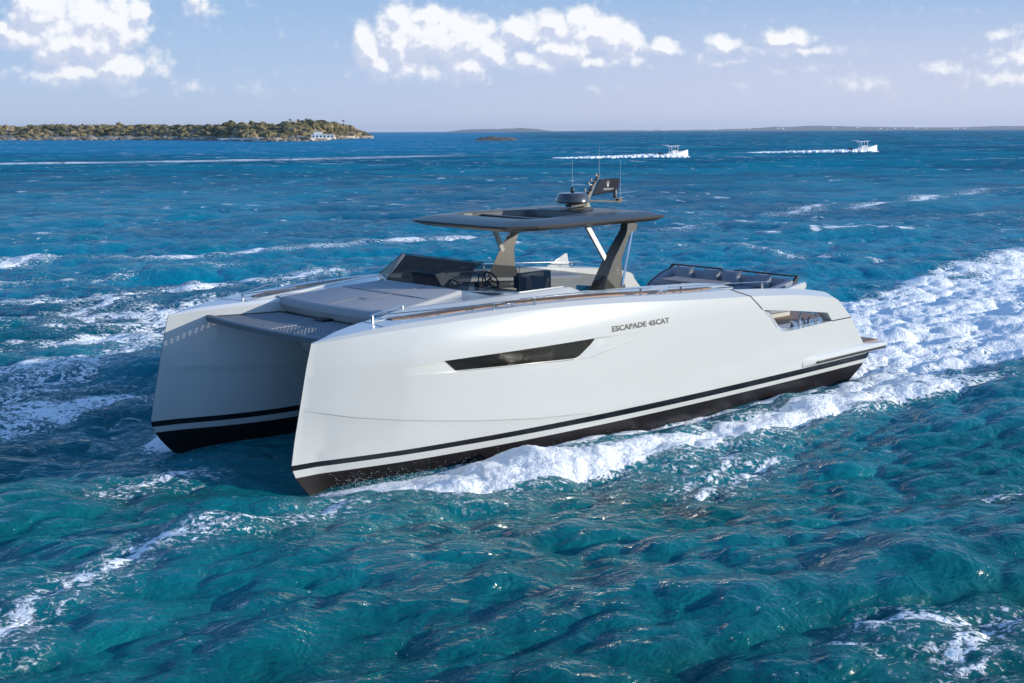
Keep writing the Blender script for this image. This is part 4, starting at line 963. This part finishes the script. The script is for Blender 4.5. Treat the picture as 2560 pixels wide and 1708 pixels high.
# boulders at the water's edge
rm = mat('shore_rock', (.24,.19,.14), .95, vary=(.6, .5)); V = MB()
for k in range(420):
    a_ = RNG.uniform(-127.5, -110.5); dd = RNG.uniform(-2, 9); x, y = pol(a_, fs_(a_)+dd); r = RNG.uniform(.4, 1.5)
    q = icv[:]*(1+RNG.uniform(-.25, .25, (len(icv), 1)))*np.array([r*1.4, r*1.4, r*.7])+np.array([x, y, max(.1, island_h(a_, dd))]); V.add(q.tolist(), icf.tolist())
o = V.build('shore_rocks', rm, None, smooth=0, fix=False); o['kind'] = 'stuff'; o['label'] = 'dark and tan rocks along the island waterline'; o['category'] = 'rocks'
# trees standing above the scrub
trunk_m = mat('tree_bark', (.10,.075,.055), .9); leaf_m = mat('palm_leaves', (.035,.04,.018), .8)
def palm(a_, dist, ztop, zc, r, label, bare=False):
    x, y = pol(a_, dist); tz = zc
    root = empty('palm_tree', Matrix.Translation((x, y, tz)), label, 'tree', 'trees on the island skyline'); H = ztop-tz-r*.6
    MB().tube([(0,0,-1), (.1,0,H*.5), (.25,0,H)], [.22,.16,.12], 7).build('trunk', trunk_m, root)
    m = MB()
    for k in range(26):
        az_, up_ = RNG.uniform(0, 6.28), RNG.uniform(-.5, 1.1); L = r*RNG.uniform(.8, 1.25); p0 = Vector((.25, 0, H)); pr_ = p0; d_ = Vector((math.cos(az_), math.sin(az_), up_)).normalized()
        for s_ in range(4):
            q = pr_+d_*L/4; d_ = (d_+Vector((0,0,-.28))).normalized(); m.bar(pr_, q, .5*r*(1-.2*s_)*.6, .04); pr_ = q
    m.build('crown', leaf_m, root, smooth=0, fix=False)
for a_, dist, zt, zc, r, lab in ((-124.30, 905, 13.4, 9.6, 1.3, 'small tree with a round head, first on the left of the hilltop row'),
    (-124.62, 905, 13.2, 9.8, 1.2, 'small tree left of the close pair on the island hilltop'), (-124.76, 905, 12.4, 9.8, 1.0, 'lowest little tree between its neighbours on the hilltop'),
    (-124.93, 905, 13.8, 9.8, 1.2, 'tallest small tree at the middle of the island hilltop row'), (-126.40, 1090, 14.3, 8.0, 1.5, 'lone dark palm leaning out near the right tip of the island')):
    palm(a_, dist, zt, zc, r, lab)
# white buildings and walls by the water
def villa():
    cx, cy = pol(-125.56, 775); root = empty('white_villa', Matrix.Translation((cx, cy, 1.6)) @ Matrix.Rotation(R(-125.56+90), 4, 'Z'), 'long low white building at the water below the island hilltop', 'building')
    MB().box((0,0,.9), (12.2,5,1.9)).build('wall', WHITEP, root); MB().box((0,0,1.95), (12.8,5.6,.2)).build('roof', WHITEP, root); MB().box((2.5,1,2.6), (4.5,3,1.3)).build('upper_room', WHITEP, root)
    for k in range(6): MB().box((-5+k*2, 2.52, .95), (.9,.06,.9)).build('window', DARK, root)
villa()
for a0, a1, dist, h, lab, th in ((-121.46, -123.05, 792, 1.0, 'longer pale sea wall at the foot of the island bank', .5), (-123.25, -124.5, 800, 1.1, 'shorter pale sea wall left of the white building', .5)):
    p, q = pol(a0, dist), pol(a1, dist-12 if a0 > -122 else dist-6); n = 9; m = MB()
    pts_ = [(p[0]+(q[0]-p[0])*i/n+RNG.uniform(-1,1), p[1]+(q[1]-p[1])*i/n+RNG.uniform(-1,1), 1.3+RNG.uniform(-.15,.15)) for i in range(n+1)]
    m.path(pts_, .8, h); o = m.build('sea_wall', mat('pale_stone', (.62,.57,.50), .9, vary=(.3,.25)), None, smooth=0); tag(o, lab, 'wall')
# low rocky islet
m = MB(); rows = []
for i in range(40):
    u = i/39; row = []
    for j in range(12):
        v = j/11; a_ = -131.62+(-133.45+131.62)*u; x, y = pol(a_, 745+26*v); e = math.sin(u*math.pi)**.5*math.sin(v*math.pi)**.6
        row.append((x, y, -.4+2.6*e*(.4+float(fbm(np.array([u*9]), np.array([v*3]), 3, 33)[0]))))
    rows.append(row)
strip3(rows, m); o = m.build('rock_islet', mat('islet_rock', (.11,.095,.08), .95, vary=(.4,.4)), None, smooth=0); o['kind'] = 'structure'
# far coast
fm = mat('far_hills', (.11,.115,.09), .95, vary=(.004, .5))
def coast(pts, dist, depth, nm):
    m = MB(); rows = []
    for i in range(len(pts)*8-7):
        k = i/8; a_ = ip(k, range(len(pts)), [p[0] for p in pts]); h = ip(k, range(len(pts)), [p[1] for p in pts]); h *= .55+.25*float(fbm(np.array([k*4.0]), np.array([1.5]), 3, 17)[0])
        rows.append([(*pol(a_, dist+depth*v), -2+(h+2)*math.sin(min(v, .5)*math.pi)**.7 if v < .6 else (h if v < .9 else -2)) for v in (0, .08, .2, .35, .5, .7, 1.0)])
    strip3(rows, m); o = m.build(nm, fm, None, smooth=0); o['kind'] = 'structure'
coast([(-130.45, 2), (-131.2, 34), (-132.6, 44), (-133.6, 52), (-134.2, 36), (-134.9, 6)], 12500, 1500, 'far_hill')
coast([(-134.5, 6), (-137.5, 16), (-140, 16), (-142.2, 28), (-143.6, 54), (-145.3, 70), (-146.8, 60), (-148.6, 44), (-150.5, 40), (-152.6, 54), (-154.5, 48), (-158, 40)], 14000, 1600, 'far_coast')
wmx = WHITEP; m = MB()
for k in range(46):
    a_ = RNG.uniform(-152.8, -138); x, y = pol(a_, 13900+RNG.uniform(0, 400)); s_ = RNG.uniform(8, 18)
    hh = 8+RNG.random()*18
    o = MB().box((x, y, hh), (s_, s_*.8, s_*.55)).build('coast_house', WHITEP, None, smooth=0); tag(o, 'tiny white house on the hazy far coast', 'house', 'houses on the far coast')

# ------------------------------------------------------------------ the two motorboats in the distance
def motorboat(px_az, dist, heading, L, label, wl):
    x, y = pol(px_az, dist); s = L/7.0
    root = empty('motorboat', Matrix.Translation((x, y, .1)) @ Matrix.Rotation(heading, 4, 'Z') @ Matrix.Rotation(R(-4), 4, 'Y') @ Matrix.Scale(s, 4), label, 'motorboat', 'white motorboats speeding in the distance')
    m = MB(); loops = []
    for u in np.linspace(0, 1, 11):
        X_ = -3.5+7*u; w = 1.15*(1-max(0, (u-.45)/.55)**2.2)+.02; sh = .85+.55*u*u; k = -.35+.9*max(0, u-.6)**1.5
        loops.append([(X_, 0, k), (X_, w*.82, .15+.4*max(0, u-.6)), (X_, w, sh), (X_, w*.86, sh+.02), (X_, w*.8, .55+.4*u), (X_, -w*.8, .55+.4*u), (X_, -w*.86, sh+.02), (X_, -w, sh), (X_, -w*.82, .15+.4*max(0, u-.6))])
    m.loft(loops).build('hull', WHITEP, root, smooth=35)
    MB().loft([[(-.9,-.5,.6),(.7,-.45,.6),(.5,-.4,1.5),(-.7,-.42,1.5)], [(-.9,.5,.6),(.7,.45,.6),(.5,.4,1.5),(-.7,.42,1.5)]]).build('console', WHITEP, root, bevel=.04)
    MB().prism([(.62,-.42,1.5),(.62,.42,1.5),(.35,.38,2.0),(.35,-.38,2.0)], (-.04,0,0)).build('windscreen', HWIN, root)
    MB().loft([[(-1.7,-.95,2.45),(1.1,-.8,2.5),(1.1,.8,2.5),(-1.7,.95,2.45)], [(-1.6,-.85,2.56),(1.0,-.7,2.6),(1.0,.7,2.6),(-1.6,.85,2.56)]]).build('roof', WHITEP, root, bevel=.03)
    for X_, sg in ((.6,1),(.6,-1),(-1.0,1),(-1.0,-1)): MB().tube([(X_, sg*.6, .7), (X_-.15, sg*.72, 2.48)], .065, 6).build('roof_post', WHITEP, root)
    for sg in (1, -1): MB().tube([(-.9, sg*.8, 2.5), (-2.9, sg*1.15, 3.05)], .035, 6).build('outrigger', WHITEP, root)
    MB().box((-1.4,0,.95), (.5,.9,.7)).build('helm_bench', WHITEP, root, bevel=.06)
    for sg in (1, -1): MB().loft([[(-3.5,sg*.4-.16,.3),(-3.5,sg*.4+.16,.3),(-3.95,sg*.4+.13,.3),(-3.95,sg*.4-.13,.3)], [(-3.45,sg*.4-.18,1.25),(-3.45,sg*.4+.18,1.25),(-4.05,sg*.4+.14,1.2),(-4.05,sg*.4-.14,1.2)]]).build('outboard_motor', DARK, root, bevel=.05)
    # wake behind it
    V = MB(); hd = Vector((math.cos(heading), math.sin(heading), 0)); sd_ = Vector((-hd.y, hd.x, 0))
    for k in range(900):
        u = RNG.random()**1.25; X_ = L*.42-u*wl; w = .9+u*2.2; hgt_ = (.62*(1-u)**.8+.14)*(.5+.9*RNG.random())*min(1, .35+u*6); sdw = RNG.normal(0, .45)*w
        p = Vector((x, y, 0))+hd*X_+sd_*sdw; r = RNG.uniform(.14, .42)*(1-.35*u)
        V.add((icv*(1+RNG.uniform(-.3,.3,(len(icv),1)))*np.array([r*1.8, r*1.4, hgt_*.62])+np.array([p.x, p.y, .04])).tolist(), icf.tolist())
    o = V.build('motorboat_wake', MATS['foam_white'], None, smooth=0, fix=False); o['kind'] = 'stuff'; o['label'] = 'white foaming wake trailing behind '+('the nearer' if wl < 28 else 'the farther')+' motorboat'; o['category'] = 'wake'
motorboat(-139.77, 262, R(-133.147-70), 5.4, 'nearer white motorboat with hard roof, directly above the dark hardtop mast', 26)
motorboat(-147.2, 322, R(-133.147-76), 6.2, 'farther white motorboat with hard roof, toward the right of the horizon', 30)

# ------------------------------------------------------------------ air between here and the far coast
hz = MB().box((CAM[0], CAM[1], 49), (34000, 34000, 104)).build('haze', mat('tmp', (1,1,1)), None, smooth=0)
hm = bpy.data.materials.new('haze_air'); hm.use_nodes = True; t = hm.node_tree; t.nodes.clear(); o_ = t.nodes.new('ShaderNodeOutputMaterial'); pv = t.nodes.new('ShaderNodeVolumePrincipled')
pv.inputs['Color'].default_value = (.78, .85, 1.0, 1); pv.inputs['Density'].default_value = (.00004); pv.inputs['Anisotropy'].default_value = .2
t.links.new(pv.outputs[0], o_.inputs['Volume']); hz.data.materials[0] = hm; hz['kind'] = 'stuff'; hz['label'] = 'pale sea haze over the water and the far coast'; hz['category'] = 'haze'
